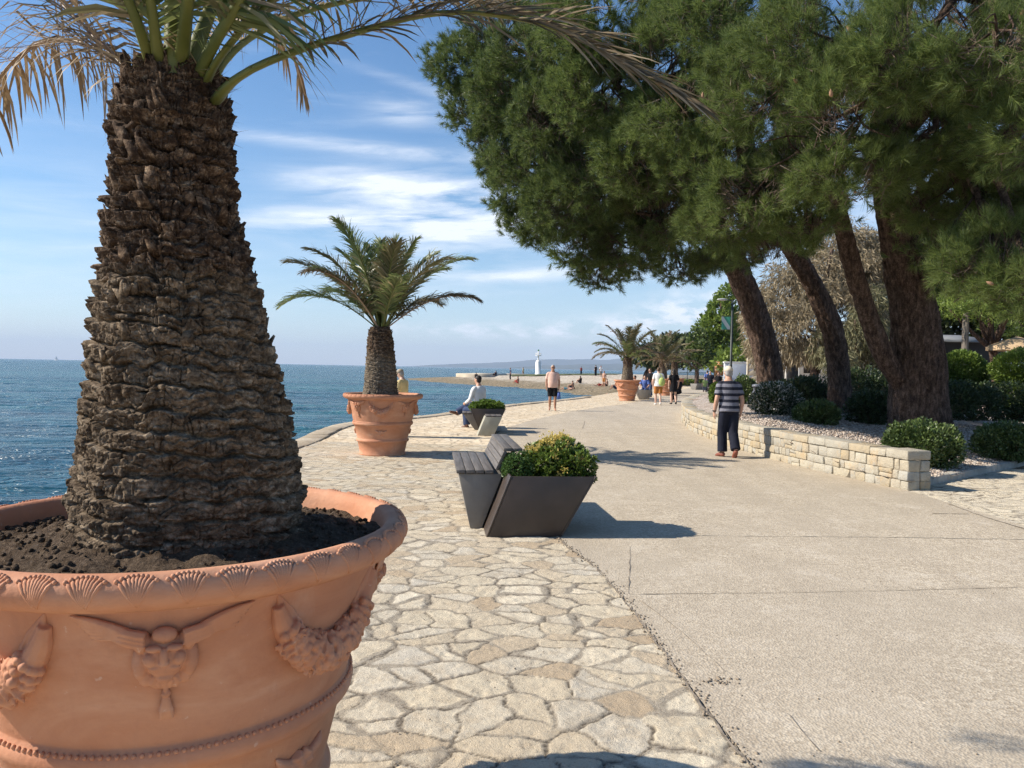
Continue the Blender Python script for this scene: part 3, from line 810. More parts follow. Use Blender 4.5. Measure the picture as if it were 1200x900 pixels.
def mask_mesh(phi0):
    mb = MB()
    def P(u, v, off): return spt(phi0 + u / .6, .885 + v, off)          # u right(+phi), v up
    def ell(u, v, off, r3):
        cpt = P(u, v, off); V, F = ellipsoid((0, 0, 0), (1, 1, 1), 9, 12)
        ph = phi0 + u / .6
        er = np.array([math.cos(ph), math.sin(ph), 0]); et = np.array([-math.sin(ph), math.cos(ph), 0])
        V = V[:, :1] * et * r3[0] + V[:, 1:2] * er * r3[2] + V[:, 2:3] * np.array([0, 0, 1]) * r3[1]
        mb.add(V + cpt, F)
    ell(0, 0, .012, (.050, .062, .034))
    for s in (-1, 1):
        ell(s * .022, .024, .040, (.019, .009, .012))                   # brows
        ell(s * .030, -.006, .034, (.018, .018, .016))                  # cheeks
        ell(s * .018, -.028, .040, (.017, .008, .010))                  # moustache
        ell(s * .055, -.02, .01, (.022, .045, .02)); ell(s * .045, -.055, .008, (.02, .03, .02)); ell(s * .05, .035, .012, (.022, .028, .02))
        for k in range(7):                                              # wing feathers
            a0 = P(s * .035, .03 + .006 * k * .5, .012)
            pts = [P(s * (.035 + t * (.125 + .007 * k)), .032 + t * (.012 + .0105 * k) + .012 * math.sin(t * 3.1), .014 - .006 * t) for t in np.linspace(0, 1, 7)]
            V, F = tube(pts, [.011, .0125, .012, .0105, .009, .007, .003], 6); mb.add(V, F)
        for k in range(3):
            pts = [P(s * (.04 + t * .075), .028 + k * .012 + t * .018, .024 - .012 * t) for t in np.linspace(0, 1, 5)]
            mb.add(*tube(pts, [.012, .013, .012, .010, .004], 6))
    ell(0, .004, .050, (.010, .022, .013)); ell(0, -.012, .054, (.014, .009, .011))
    ell(0, -.055, .030, (.022, .016, .018)); ell(0, -.036, .030, (.016, .006, .012)); ell(0, .052, .018, (.03, .02, .02))
    for k in range(5):
        mb.add(*tube([P(.012 * (k - 2) * .6, -.05, .02), P(.016 * (k - 2), -.075, .02), P(.011 * (k - 2), -.095, .014)], [.009, .009, .004], 6))
    mb.add(*tube([P(0, -.07, .014), P(0, -.11, .012)], [.008, .007], 6)); ell(0, -.112, .012, (.012, .010, .010))
    for k in range(3): mb.add(*tube([P(0, -.11, .012), P((k - 1) * .009, -.16, .011), P((k - 1) * .013, -.185, .007)], [.006, .010, .006], 6))
    return mb
def garland_mesh(phi0, phi1, seed):
    mb = MB(); r = np.random.default_rng(seed)
    ts = np.linspace(0, 1, 26)
    path = [spt(phi0 + (phi1 - phi0) * t, .965 - .185 * (1 - (2 * t - 1) ** 2) ** .75, .008) for t in ts]
    rad = .016 + .034 * np.sin(np.pi * ts) ** .6
    mb.add(*tube(path, rad, 10))
    Pp = np.array(path); T = norm(np.gradient(Pp, axis=0))
    for k in range(330):
        t = r.uniform(.1, .9); i = int(t * 25)
        rad_out = norm(Pp[i] * np.array([1, 1, 0])); side = np.cross(T[i], rad_out)
        an = r.uniform(-1.5, 1.5); q = Pp[i] + (rad_out * math.cos(an) + side * math.sin(an)) * rad[i] * 1.02
        if (t * 5) % 1 < .6:
            s = r.uniform(.008, .015); mb.add(*ellipsoid(q + rad_out * .003, (s, s, s), 8, 10))
        else:
            dr = norm(T[i] * r.uniform(-1, 1) + side * r.normal() + rad_out * .12)
            mb.add(*tube([q - dr * .018, q, q + dr * .022], [.003, .009, .002], 5))
    for (i, sg) in ((0, 1), (25, -1)):
        for k in range(6):
            b0 = Pp[i] + np.array([0, 0, .03]); j = 4 if sg > 0 else 21
            side = np.cross(T[j], norm(Pp[j] * np.array([1, 1, 0])))
            mb.add(*tube([b0, (b0 + Pp[j]) / 2 + side * (k - 2.5) * .010, Pp[j] + side * (k - 2.5) * .016], [.004, .010, .009], 5))
    return mb
def rosette_mesh(phi0):
    mb = MB()
    for k in range(6):
        an = k * math.pi / 3
        mb.add(*tube([spt(phi0, .425, .006), spt(phi0 + .045 * math.cos(an) / .48, .425 + .045 * math.sin(an), .010)], [.012, .02], 6))
    V, F = ellipsoid(spt(phi0, .425, .012), (.018, .018, .018), 7, 9); mb.add(V, F)
    for s in (-1, 1): mb.add(*tube([spt(phi0 + s * .05, .43, .004), spt(phi0 + s * .16, .455, .006), spt(phi0 + s * .20, .48, .002)], [.016, .018, .004], 6))
    return mb

def make_pot(label, phi_mask):
    root = thing('terracotta_pot', label, 'plant pot', group='big terracotta pots along the promenade')
    pb = smooth_profile = PROF
    mb = MB(); mb.add(*lathe(PROF[:22], 128)); mb.build('pot_body', TERRA, root, smooth=True)
    rim = MB(); rim.add(*lathe(PROF[21:], 160))
    rp = np.array([(.690, 1.021), (.706, 1.040), (.712, 1.062), (.706, 1.084), (.692, 1.097), (.676, 1.1025)])
    vv = np.linspace(0, 1, len(rp))
    def RP(phi, v, off):
        r_ = np.interp(v, vv, rp[:, 0]); z_ = np.interp(v, vv, rp[:, 1])
        return np.array([(r_ + off) * math.cos(phi), (r_ + off) * math.sin(phi), z_ + off * .6 * v])
    for k in range(40):
        ph = phi_mask + (k + .5) * 2 * math.pi / 40
        for j in range(9):
            q = (j - 4) / 4
            pts = [RP(ph + (q * .040 * t ** 1.1) / .7, .08 + (1 - .22 * q * q) * t * .80, -.001) for t in np.linspace(0, 1, 6)]
            rim.add(*tube(pts, [.002, .0035, .0042, .0048, .0056, .0048], 6))
            tip = RP(ph + (q * .043) / .7, .08 + (1 - .22 * q * q) * .80, .0005)
            rim.add(*ellipsoid(tip, (.0062, .0062, .0062), 5, 7))
    rim.build('rim', TERRA, root, smooth=True)
    bd = MB()
    for k in range(170):
        ph = k * 2 * math.pi / 170
        p = np.array([.5335 * math.cos(ph), .5335 * math.sin(ph), .601])
        bd.add(*ellipsoid(p, (.0066, .0066, .0066), 5, 7))
    bd.build('bead_band', TERRA, root, smooth=True)
    for k in range(4):
        ph = phi_mask + k * math.pi / 2
        if k == 0:
            mk = remesh(mask_mesh(ph).build('mask_relief', TERRA, root), .0028, 0)
            gl = remesh(garland_mesh(ph + .44, ph + math.pi / 2 - .44, 5).build('garland_relief', TERRA, root), .0031, 0)
            ro = remesh(rosette_mesh(ph + math.pi / 4).build('rosette_relief', TERRA, root), .005, 2)
        else:
            for o in (mk, gl, ro):
                c_ = o.copy(); COL.objects.link(c_); c_.parent = root; c_.rotation_euler = (0, 0, k * math.pi / 2)
    # soil
    rr = np.linspace(0.0, .628, 46); V, F = lathe(np.c_[rr, np.zeros(46)], 150)
    th = np.arctan2(V[:, 1], V[:, 0]); rad = np.hypot(V[:, 0], V[:, 1])
    V[:, 2] = 1.035 + .05 * np.clip(1 - (rad - .3) / .3, 0, 1) ** 1.5 + (fbm(V[:, 0] * 14, V[:, 1] * 14, 0, 11, 4, .6) - .5) * .045 + (vnoise(V[:, 0] * 60, V[:, 1] * 60, 0, 12) - .5) * .018
    sm_ = MB().add(V, F)
    for k in range(520):
        a_ = rng.uniform(0, 6.283); r_ = .62 * math.sqrt(rng.uniform(.2, 1)); s_ = rng.uniform(.004, .013)
        sm_.add(*ellipsoid((r_ * math.cos(a_), r_ * math.sin(a_), 1.04 + .05 * max(0, 1 - (r_ - .3) / .3) ** 1.5 + .002), (s_, s_ * rng.uniform(.6, 1), s_ * .7), 4, 5))
    sm_.build('soil', SOIL, root)
    return root

# ---- palm trunk: rows of cut leaf bases
def bark_mat(name, cols, top):
    m = NT(name); c = m.coord()
    a = m.noise(m.coord('Object', (1, 1, 2.6)), 16, 6, .65); b = m.noise(c, 70, 5, .7); d_ = m.noise(m.coord('Object', (14, 14, 1.5)), 5, 5, .7)
    col = m.ramp(m.math('ADD', m.math('MULTIPLY', a, .6), m.math('MULTIPLY', b, .4)), [(.35, cols[0]), (.46, cols[1]), (.55, cols[2]), (.65, cols[3])])
    sx = m.new('ShaderNodeSeparateXYZ'); m.t.links.new(c, sx.inputs[0])
    up = m.ramp(m.math('ADD', sx.outputs[2], m.math('MULTIPLY', a, .3)), [(top[0], (0, 0, 0)), (top[1], (1, 1, 1))])
    hi = m.ramp(m.math('ADD', m.math('MULTIPLY', a, .55), m.math('MULTIPLY', b, .45)), [(.37, (.026, .016, .011)), (.49, (.070, .045, .030)), (.57, (.18, .125, .085)), (.66, (.42, .32, .22))])
    col = m.mix(up, col, hi)
    m.bump(m.math('ADD', m.math('MULTIPLY', b, .8), m.math('MULTIPLY', d_, .9)), .8, .012)
    return m.out(col, .92, .12)
BARK = bark_mat('date_palm_bark', [(.045, .034, .026), (.12, .095, .070), (.215, .175, .13), (.36, .30, .23)], (2.05, 2.4))

def palm_trunk(rows, nth, nz, seed, pitch=.058, amp=1.0, chips=220):
    """rows: list of (z, radius, x offset, y offset)."""
    rows = np.array(sorted(rows)); z0, z1 = rows[0, 0], rows[-1, 0]
    zz = np.linspace(z0, z1, nz); th = np.linspace(0, 2 * np.pi, nth, endpoint=False)
    TH, Z = np.meshgrid(th, zz)
    Rb = np.interp(Z, rows[:, 0], rows[:, 1])
    cx, cy = np.cos(TH), np.sin(TH)
    h = (Z - z0) / (z1 - z0)
    warp = (fbm(cx * 2.3, cy * 2.3, Z * 2.5, seed, 3) - .5) * .9 + (fbm(cx * 7, cy * 7, Z * 9, seed + 1, 3) - .5) * .55
    s = (Z - z0) / pitch + warp * .95 + 3 * TH / (2 * np.pi)
    disp = 0
    u0 = TH / (2 * np.pi) * 9 + (fbm(cx * 2.2, cy * 2.2, Z * 3.2, seed + 12, 3) - .5) * 2.6
    c0_ = np.floor(u0) % 9; blk = np.floor(Z / .21 + _hash(c0_, np.zeros_like(c0_), np.zeros_like(c0_), seed + 13) * 3)
    s = s + (_hash(c0_, blk, np.zeros_like(c0_), seed + 14) - .5) * .85
    row = np.floor(s); f = s - row
    nb = 11                                       # leaf bases round the trunk
    u = TH / (2 * np.pi) * nb + .5 * (row % 2) + (fbm(cx * 5, cy * 5, Z * 6, seed + 2, 2) - .5) * .8
    cell = np.floor(u); fu = u - cell
    hsh = _hash(cell % nb, row, np.zeros_like(row), seed); hsh2 = _hash(cell % nb, row, np.ones_like(row), seed)
    f2 = np.clip(f * (.75 + .6 * hsh2), 0, 1.2)
    prof = np.where(f2 < .62, np.clip(f2 / .62, 0, 1) ** .8, np.clip(1 - (f2 - .62) / .34, 0, 1) ** .55)
    edge = np.clip(np.minimum(fu, 1 - fu) / .10, 0, 1)
    A = (.017 + .019 * hsh) * (.9 + .35 * h)
    gw = .10 + .12 * hsh2
    p_ = np.clip(f / gw, 0, 1); q_ = np.clip((1 - f) / .14, 0, 1)
    plate = (p_ * p_ * (3 - 2 * p_)) * (q_ * q_ * (3 - 2 * q_))
    tilt = (f - .5) * (.75 * hsh2 - .15 + .5 * h)
    prof = plate * (.80 + tilt)
    disp = A * prof * (.60 + .40 * edge)
    # second, finer flaking
    s2 = (Z - z0) / (pitch * .40) + (fbm(cx * 6, cy * 6, Z * 7, seed + 4, 3) - .5) * 4.2
    g = s2 - np.floor(s2); h3 = vnoise(cx * 9, cy * 9, np.floor(s2) * 3.1, seed + 5)
    disp = disp + .011 * np.clip((h3 - .3) * 2, 0, 1) * np.where(g < .85, .4 + .6 * g / .85, (1 - g) / .15) - .008 * np.clip(1 - g / .12, 0, 1)
    # vertical cracks
    uu = TH / (2 * np.pi) * 64 + (fbm(cx * 6, cy * 6, Z * 4, seed + 6, 3) - .5) * 5 + row * .37
    ck = np.abs((uu - np.floor(uu)) - .5) * 2; on = _hash(np.floor(uu), row, np.full_like(row, 2), seed)
    disp = disp - .015 * np.clip(1 - ck / .13, 0, 1) * (on > .45) * plate
    disp = disp + (fbm(cx * 16, cy * 16, Z * 30, seed + 7, 4, .6) - .5) * .018 + (fbm(cx * 3, cy * 3, Z * 5, seed + 8, 3) - .5) * .045
    disp = disp + (vnoise(cx * 55, cy * 55, Z * 90, seed + 3) - .5) * .006
    Rr = Rb - .028 + disp * amp
    ox = np.interp(Z, rows[:, 0], rows[:, 2]); oy = np.interp(Z, rows[:, 0], rows[:, 3])
    V = np.stack([ox + Rr * cx, oy + Rr * cy, Z], -1).reshape(-1, 3)
    mb = MB(); mb.add(V, gridf(nz, nth, True))
    k = nz - 1
    top = np.array([[ox[-1, 0], oy[-1, 0], z1 - .02]]); n0 = mb.n; mb.add(top, np.zeros((0, 3), int))
    j = np.arange(nth); mb.F.append((np.stack([k * nth + j, k * nth + (j + 1) % nth, np.full(nth, n0)], -1), 0))
    # torn leaf-base stubs standing off the surface, more of them towards the top
    r = np.random.default_rng(seed + 50)
    for q in range(chips):
        hz = r.beta(3.2, 1.15); z = z0 + (z1 - z0) * hz * .99
        t = r.uniform(0, 6.283); Rz = np.interp(z, rows[:, 0], rows[:, 1]); oxx, oyy = np.interp(z, rows[:, 0], rows[:, 2]), np.interp(z, rows[:, 0], rows[:, 3])
        er = np.array([math.cos(t), math.sin(t), 0]); et = np.array([-math.sin(t), math.cos(t), 0]); ez = np.array([0, 0, 1.])
        b = np.array([oxx, oyy, z]) + er * (Rz - .01)
        wd, ln, tk = r.uniform(.012, .05), r.uniform(.02, .05) * (.6 + .7 * hz), r.uniform(.006, .016)
        up = norm(ez * r.uniform(.6, 1) + er * r.uniform(.05, .5) + et * r.normal(0, .35)); nn = norm(np.cross(et, up))
        c8 = []
        for (l, ws, ts) in ((-.3, 1.0, 1.3), (1.0, r.uniform(.35, .9), .5)):
            for (a_, b_) in ((-1, -1), (1, -1), (1, 1), (-1, 1)):
                c8.append(b + up * ln * (l + r.uniform(-.18, .18)) + et * wd * a_ * ws * (.5 + r.uniform(-.12, .12)) + nn * tk * b_ * ts * .5)
        mb.add(*hexa(c8))
    return mb
# ---- fronds
def frond_mesh(P, side, leaf=.30, n=46, t0=.16, w=.011, rb=.026, seed=0, lift=.45, droop=.35, ang=(62, 22), spines=True, messy=.12, rflat=.55):
    """P: rachis points; side: a reference vector lying across the frond."""
    r = np.random.default_rng(seed)
    P = smooth_path(P, 34); m_ = len(P)
    tt = np.linspace(0, 1, m_)
    rad = rb * (1 - tt) ** .8 * .92 + .0028
    rad = rad * (1 + .35 * np.clip(1 - tt / .10, 0, 1))
    mb = MB(); mb.add(*tube(P, rad, 7, True, rad * rflat, side=side), mi=0)
    T = norm(np.gradient(P, axis=0)); sd = np.array(side, float)
    S = norm(sd[None] - T * (T @ sd)[:, None]); U = np.cross(S, T)
    U = U * np.where(U[:, 2:3].mean() < 0, -1, 1)
    if spines:
        for k in range(26):
            t = .03 + (t0 + .06) * r.random(); i = t * (m_ - 1); i0 = int(i)
            sg = 1 if r.random() < .5 else -1
            d = norm(S[i0] * sg + U[i0] * r.uniform(-.1, .7) + T[i0] * .5); b = P[i0]; l = r.uniform(.04, .11) * leaf / .3
            mb.add(np.array([b - T[i0] * .004, b + T[i0] * .004, b + d * l]), np.array([[0, 1, 2]]), 1)
    ks = np.repeat(np.linspace(t0, .985, n), 2); sg = np.tile([1., -1.], n)
    ks = np.clip(ks + r.normal(0, .006, len(ks)), 0, .995)
    i = ks * (m_ - 1); i0 = np.minimum(i.astype(int), m_ - 2); fr = (i - i0)[:, None]
    B = P[i0] * (1 - fr) + P[i0 + 1] * fr; Tk, Sk, Uk = T[i0], S[i0], U[i0]
    q = (ks - t0) / (1 - t0)
    L_ = leaf * (.45 + .75 * np.sin(np.pi * np.clip(q * .88 + .10, 0, 1)) ** .7) * r.uniform(.82, 1.1, len(ks)) * np.where(q > .9, 1 - (q - .9) * 3.5, 1)
    an = np.radians(ang[0] + (ang[1] - ang[0]) * q + r.normal(0, 60 * messy, len(ks)))
    lf = lift + r.normal(0, messy * 2.2, len(ks))
    D = norm(Tk * np.cos(an)[:, None] + Sk * (np.sin(an) * sg)[:, None] + Uk * (lf * np.sin(an))[:, None])
    g = np.array([0, 0, -1.])
    dr = (droop * r.uniform(.5, 1.5, len(ks)))[:, None]
    D2 = norm(D + g * dr); D3 = norm(D + g * dr * 2.0)
    Wd = norm(np.cross(D, Uk + Sk * sg[:, None] * .6) + r.normal(0, .15, D.shape))
    wv = (w * r.uniform(.75, 1.2, len(ks)))[:, None]
    l = L_[:, None]
    p1 = B + D * l * .4; p2 = p1 + D2 * l * .33; p3 = p2 + D3 * l * .27
    V = np.stack([B - Wd * wv * .35, B + Wd * wv * .35, p1 - Wd * wv * .5, p1 + Wd * wv * .5, p2 - Wd * wv * .36, p2 + Wd * wv * .36, p3], 1).reshape(-1, 3)
    o = (np.arange(len(ks)) * 7)[:, None]
    mb.add(V, [np.array([0, 1, 3, 2]) + o, np.array([2, 3, 5, 4]) + o], 1)
    mb.F.append((np.array([4, 5, 6]) + o + (mb.n - len(V)), 1))
    return mb
def rachis_mat(name, a, b):
    m = NT(name); c = m.coord()
    m.bump(m.noise(m.coord('Object', (1, 1, 1)), 80, 4), .3, .003)
    return m.out(m.ramp(m.noise(c, 7, 4), [(.3, a), (.7, b)]), .5, .35)
RACH_G = rachis_mat('frond_stem_green', (.085, .105, .025), (.155, .165, .045))
RACH_B = rachis_mat('frond_stem_brown', (.10, .05, .03), (.20, .12, .075))
RACH_T = rachis_mat('frond_stem_tan', (.30, .19, .12), (.46, .33, .22))
LEAF_G = leafmat('palm_leaflet_green', (.075, .115, .034), (.21, .245, .088), .42, .34, .45, c=(.26, .20, .11))
LEAF_O = leafmat('palm_leaflet_olive', (.085, .09, .038), (.21, .185, .09), .5, .22, .4, c=(.28, .22, .13))
LEAF_D = leafmat('palm_leaflet_dry', (.22, .15, .085), (.42, .31, .19), .6, .25, .3)
LEAF_DG = leafmat('palm_leaflet_half_dry', (.09, .075, .04), (.24, .18, .105), .6, .22, .2, c=(.36, .29, .19))

# ================================================================== the foreground pot and palm
POT_C = np.array([-1.045, 2.42, 0.0])
pm = math.atan2(-POT_C[1] , -POT_C[0] - .0) - .06
pot = make_pot('huge terracotta pot closest to the viewer, carved with a winged mask and garlands', pm)
pot.location = POT_C
palm = thing('date_palm', 'thick trunked date palm closest to the viewer, crown cut by the top of the view', 'palm tree', POT_C + np.array([0, 0, 1.03]), 0, 'date palms in terracotta pots')
def rel_p(V): return np.asarray(V) - np.array(palm.location)
rows = []
for (y, xl, xr) in [(660, 70, 362), (640, 72, 361), (590, 75, 358), (545, 80, 352), (500, 85, 345), (420, 97, 325), (320, 112, 301), (230, 123, 280), (150, 126, 275), (108, 138, 268), (92, 150, 260), (80, 176, 236), (68, 194, 218)]:
    a, b = ray(xl, y), ray(xr, y)
    al, ar = math.atan2(a[0], a[1]), math.atan2(b[0], b[1])
    mid = (al + ar) / 2; half = (ar - al) / 2
    dist = POT_C[1] / math.cos(mid); rad = dist * math.sin(half) * (.98 if y > 300 else .945)
    v = ray((xl + xr) / 2, y); zc = 1.6 + v[2] / v[1] * (POT_C[1] - .0)
    rows.append((zc, rad, math.tan(mid) * POT_C[1], POT_C[1]))
rows = [(z - palm.location[2], r, x - palm.location[0], y - palm.location[1]) for z, r, x, y in rows]
rows = [(z, r, x, y) for z, r, x, y in rows if z > .03]
rows.append((-.06, rows[0][1] * 1.02, rows[0][2], 0))
BARK_F = bark_mat('date_palm_bark_close', [(.034, .023, .015), (.095, .068, .045), (.21, .158, .108), (.43, .345, .25)], (.98, 1.30))
palm_trunk(rows, 900, 680, 3, chips=230).build('trunk', BARK_F, palm)
ztop = max(r[0] for r in rows)
# fibres and hairs below the crown
mb = MB()
for k in range(520):
    t = rng.uniform(0, 6.283); z = ztop - abs(rng.normal(0, .10)); R0 = np.interp(z, [r[0] for r in sorted(rows)], [r[1] for r in sorted(rows)])
    ox_ = np.interp(z, [r[0] for r in sorted(rows)], [r[2] for r in sorted(rows)])
    b = np.array([ox_ + math.cos(t) * R0 * .95, math.sin(t) * R0 * .95, z]); d = norm(np.array([math.cos(t) * .7, math.sin(t) * .7, rng.uniform(-.5, 1.0)]) + rng.normal(0, .4, 3))
    l = rng.uniform(.03, .09); s_ = np.cross(d, rng.normal(0, 1, 3)); s_ = norm(s_) * .0012
    mb.add(np.array([b - s_, b + s_, b + d * l]), np.array([[0, 1, 2]]))
tag(mb.build('trunk_fibre', simple('palm_fibre', (.16, .115, .075), .9, .4), palm), kind='stuff')
# old leaf boots wrapped round the foot of the fronds
mb = MB()
for k in range(64):
    t = k * 2.39996; lv = k / 64.0
    z = ztop - .20 + .10 * lv; sr = sorted(rows)
    R0 = np.interp(z, [r[0] for r in sr], [r[1] for r in sr]) - .012; ox_ = np.interp(z, [r[0] for r in sr], [r[2] for r in sr])
    er = np.array([math.cos(t), math.sin(t), 0]); et = np.array([-math.sin(t), math.cos(t), 0]); b = np.array([ox_, 0, z]) + er * R0
    wd, ln = rng.uniform(.035, .06), rng.uniform(.05, .09); lean = rng.uniform(.0, .3); sk = rng.normal(0, .15)
    up = norm(np.array([0, 0, 1.]) + er * lean + et * sk); nn = norm(np.cross(et, up)); g5 = []
    for i_, (l, ws, bow) in enumerate(((-.25, 1, 0), (.3, .95, .008), (.7, .75, .012), (1.0, rng.uniform(.2, .6), .010))):
        for u_ in (-1, -.4, .4, 1):
            g5.append(b + up * ln * (l + rng.uniform(-.05, .05) * (i_ == 3) * 2) + et * wd * u_ * ws * .5 - nn * (bow - .012 * u_ * u_) + er * rng.normal(0, .0015))
    g5 = np.array(g5); mb.add(np.concatenate([g5, g5 - er * .009]), [gridf(4, 4), gridf(4, 4)[:, ::-1] + 16, np.array([[12, 13, 29, 28], [13, 14, 30, 29], [14, 15, 31, 30], [0, 4, 20, 16], [4, 8, 24, 20], [8, 12, 28, 24], [7, 3, 19, 23], [11, 7, 23, 27], [15, 11, 27, 31]])])
tag(mb.build('leaf_boots', BARK_F, palm), kind='stuff')
def pxpath(lst): return np.array([rel_p(at(x, y, d)) for x, y, d in lst])
FRONDS = [  # path (px, py, depth), side reference, options, stem material, leaf material
    ([(258, 112, 2.34), (270, 98, 2.30), (310, 74, 2.24), (400, 43, 2.2), (520, 15, 2.2), (640, 30, 2.22), (740, 80, 2.24), (826, 128, 2.25)], (0.1, 1, .5), dict(leaf=.21, n=110, w=.010, rb=.022, t0=.22, ang=(60, 9), droop=.16, messy=.16, lift=.35, seed=1), RACH_G, LEAF_DG),
    ([(168, 104, 2.50), (140, 76, 2.62), (100, 52, 2.75), (58, 48, 2.85), (22, 66, 2.92), (-12, 108, 2.98), (-40, 165, 3.0)], (0, 1, 0), dict(leaf=.27, n=115, w=.012, rb=.011, t0=.10, ang=(70, 30), droop=.9, messy=.22, lift=-.1, seed=2), RACH_T, LEAF_D),
    ([(172, 104, 2.45), (130, 62, 2.6), (80, 12, 2.75), (30, -45, 2.9), (-40, -110, 3.0)], (.5, 1, 0), dict(leaf=.24, n=90, w=.010, rb=.013, t0=.22, ang=(65, 25), droop=.5, messy=.25, lift=.1, seed=3), RACH_B, LEAF_D),
    ([(183, 105, 2.26), (172, 60, 2.2), (150, 0, 2.15), (110, -90, 2.1), (40, -190, 2.05)], (.7, .9, .3), dict(leaf=.3, n=60, w=.011, rb=.019, t0=.34, seed=4), RACH_G, LEAF_O),
    ([(190, 108, 2.24), (184, 60, 2.2), (172, -20, 2.15), (140, -140, 2.1)], (1, .3, 0), dict(leaf=.32, n=60, w=.011, rb=.021, t0=.40, seed=14), RACH_G, LEAF_G),
    ([(207, 106, 2.22), (214, 55, 2.16), (222, -15, 2.08), (240, -150, 1.95), (250, -260, 1.8)], (1, .2, 0), dict(leaf=.32, n=60, w=.011, rb=.024, t0=.40, seed=5), RACH_G, LEAF_G),
    ([(228, 108, 2.22), (243, 66, 2.16), (275, 10, 2.1), (330, -80, 2.0), (400, -150, 1.9)], (.8, -.6, .1), dict(leaf=.32, n=60, w=.011, rb=.022, t0=.38, seed=6), RACH_G, LEAF_G),
    ([(238, 110, 2.26), (256, 70, 2.22), (300, 18, 2.2), (370, -40, 2.2), (470, -80, 2.2)], (.5, -1, .2), dict(leaf=.32, n=64, w=.011, rb=.021, t0=.34, seed=7), RACH_G, LEAF_O),
    ([(246, 108, 2.4), (262, 74, 2.42), (300, 40, 2.5), (370, 10, 2.6), (470, -5, 2.7), (580, 5, 2.8)], (.1, 1, .5), dict(leaf=.30, n=64, w=.011, rb=.016, t0=.2, seed=8, droop=.6), RACH_G, LEAF_DG),
    ([(225, 95, 2.6), (260, 40, 2.75), (310, 30, 2.95), (345, 70, 3.1), (358, 112, 3.2)], (-.7, .7, .2), dict(leaf=.22, n=44, w=.011, rb=.011, t0=.35, seed=9, droop=.5), RACH_T, LEAF_D),
    ([(215, 100, 2.6), (212, 40, 2.8), (205, -60, 3.0), (190, -160, 3.2)], (1, .2, 0), dict(leaf=.3, n=54, w=.011, rb=.021, t0=.38, seed=10), RACH_G, LEAF_O),
    ([(190, 100, 2.6), (165, 30, 2.75), (110, -40, 3.0), (40, -70, 3.2), (-40, -40, 3.3)], (.6, .9, .2), dict(leaf=.3, n=54, w=.011, rb=.02, t0=.2, seed=11, droop=.6), RACH_T, LEAF_D),
    ([(235, 98, 2.55), (262, 30, 2.7), (320, -30, 2.9), (420, -70, 3.1), (520, -60, 3.3)], (-.5, .8, .3), dict(leaf=.3, n=54, w=.011, rb=.018, t0=.36, seed=13), RACH_G, LEAF_O),
    ([(200, 104, 2.3), (202, 40, 2.3), (200, -60, 2.3), (205, -180, 2.35)], (1, .1, 0), dict(leaf=.3, n=54, w=.011, rb=.03, t0=.42, seed=15), RACH_G, LEAF_G),
    ([(220, 104, 2.35), (232, 50, 2.4), (262, -30, 2.5), (300, -140, 2.6)], (.8, .6, 0), dict(leaf=.3, n=54, w=.011, rb=.03, t0=.4, seed=16), RACH_G, LEAF_G),
]
for pth, side, kw, m1, m2 in FRONDS:
    if pth[0][2] < 2.3: pth = [(pth[0][0], pth[0][1] - 4, 2.37), (pth[1][0], pth[1][1], max(pth[1][2], 2.27))] + pth[2:]
    pp_ = pxpath(pth); pp_ = np.concatenate([[pp_[0] + (pp_[0] - pp_[1]) * .35], pp_])
    frond_mesh(pp_, side, **kw).build('frond', [m1, m2], palm)

# ================================================================== the other palms
def make_palm(label, loc, seed, rows, nfr, flen, lo_el=8, res=(220, 150), leaf=.30, leafw=.016, nleaf=34, dry=.25):
    root = thing('date_palm', label, 'palm tree', loc, 0, 'date palms in terracotta pots')
    palm_trunk(rows, res[0], res[1], seed, pitch=.07, chips=90, amp=1.0).build('trunk', BARK2, root)
    zt = rows[-1][0]; r = np.random.default_rng(seed)
    for k in range(nfr):
        q = (k + .5) / nfr
        a = k * 2.39996 + r.normal(0, .18); e = math.radians(86 - (86 - lo_el) * q ** 1.05 + r.normal(0, 4))
        ln = flen * r.uniform(.85, 1.1) * (1.0 if q > .12 else .8); bend = r.uniform(.8, 1.15) * (.42 + .72 * q)
        pts = []; p = np.array([math.cos(a) * .06, math.sin(a) * .06, zt - .05]); ee = e
        for s in range(9):
            pts.append(p.copy()); ps = ln / 8
            p = p + np.array([math.cos(a) * math.cos(ee), math.sin(a) * math.cos(ee), math.sin(ee)]) * ps
            ee -= bend * (.04 + .035 * s)
        side = np.array([-math.sin(a), math.cos(a), 0])
        d = r.random() < dry * q * 1.6
        frond_mesh(np.array(pts), side, leaf=leaf * r.uniform(.9, 1.1), n=nleaf, t0=.17, w=leafw, rb=.022, seed=seed * 100 + k, spines=False, messy=.10, lift=.45, droop=.30 if not d else .5, ang=(58, 20)).build(
            'frond', [RACH_G if not d else RACH_T, (LEAF_DG if d else (LEAF_G if r.random() < (.75 if dry < .3 else .25) else LEAF_O))], root)
    return root
BARK2 = bark_mat('date_palm_bark_far', [(.045, .034, .026), (.12, .095, .07), (.21, .17, .125), (.34, .28, .21)], (.75, 1.1))
TR = [(-.05, .325, 0, 0), (.1, .315, 0, 0), (.4, .285, 0, 0), (.75, .248, -.01, 0), (1.0, .225, -.02, 0), (1.15, .21, -.02, 0), (1.25, .16, -.02, 0)]
POTS = []
def pot_at(px, py, label, rz):
    g_ = gr(px, py); o = copy_tree(pot); o['label'] = label; o.rotation_euler = (0, 0, rz)
    o.location = (g_[0], g_[1] + .40, 0); POTS.append(o); return np.array(o.location)
p2 = pot_at(443.5, 535.5, 'terracotta pot standing alone at the water edge behind the man in a cap, second nearest', .55)
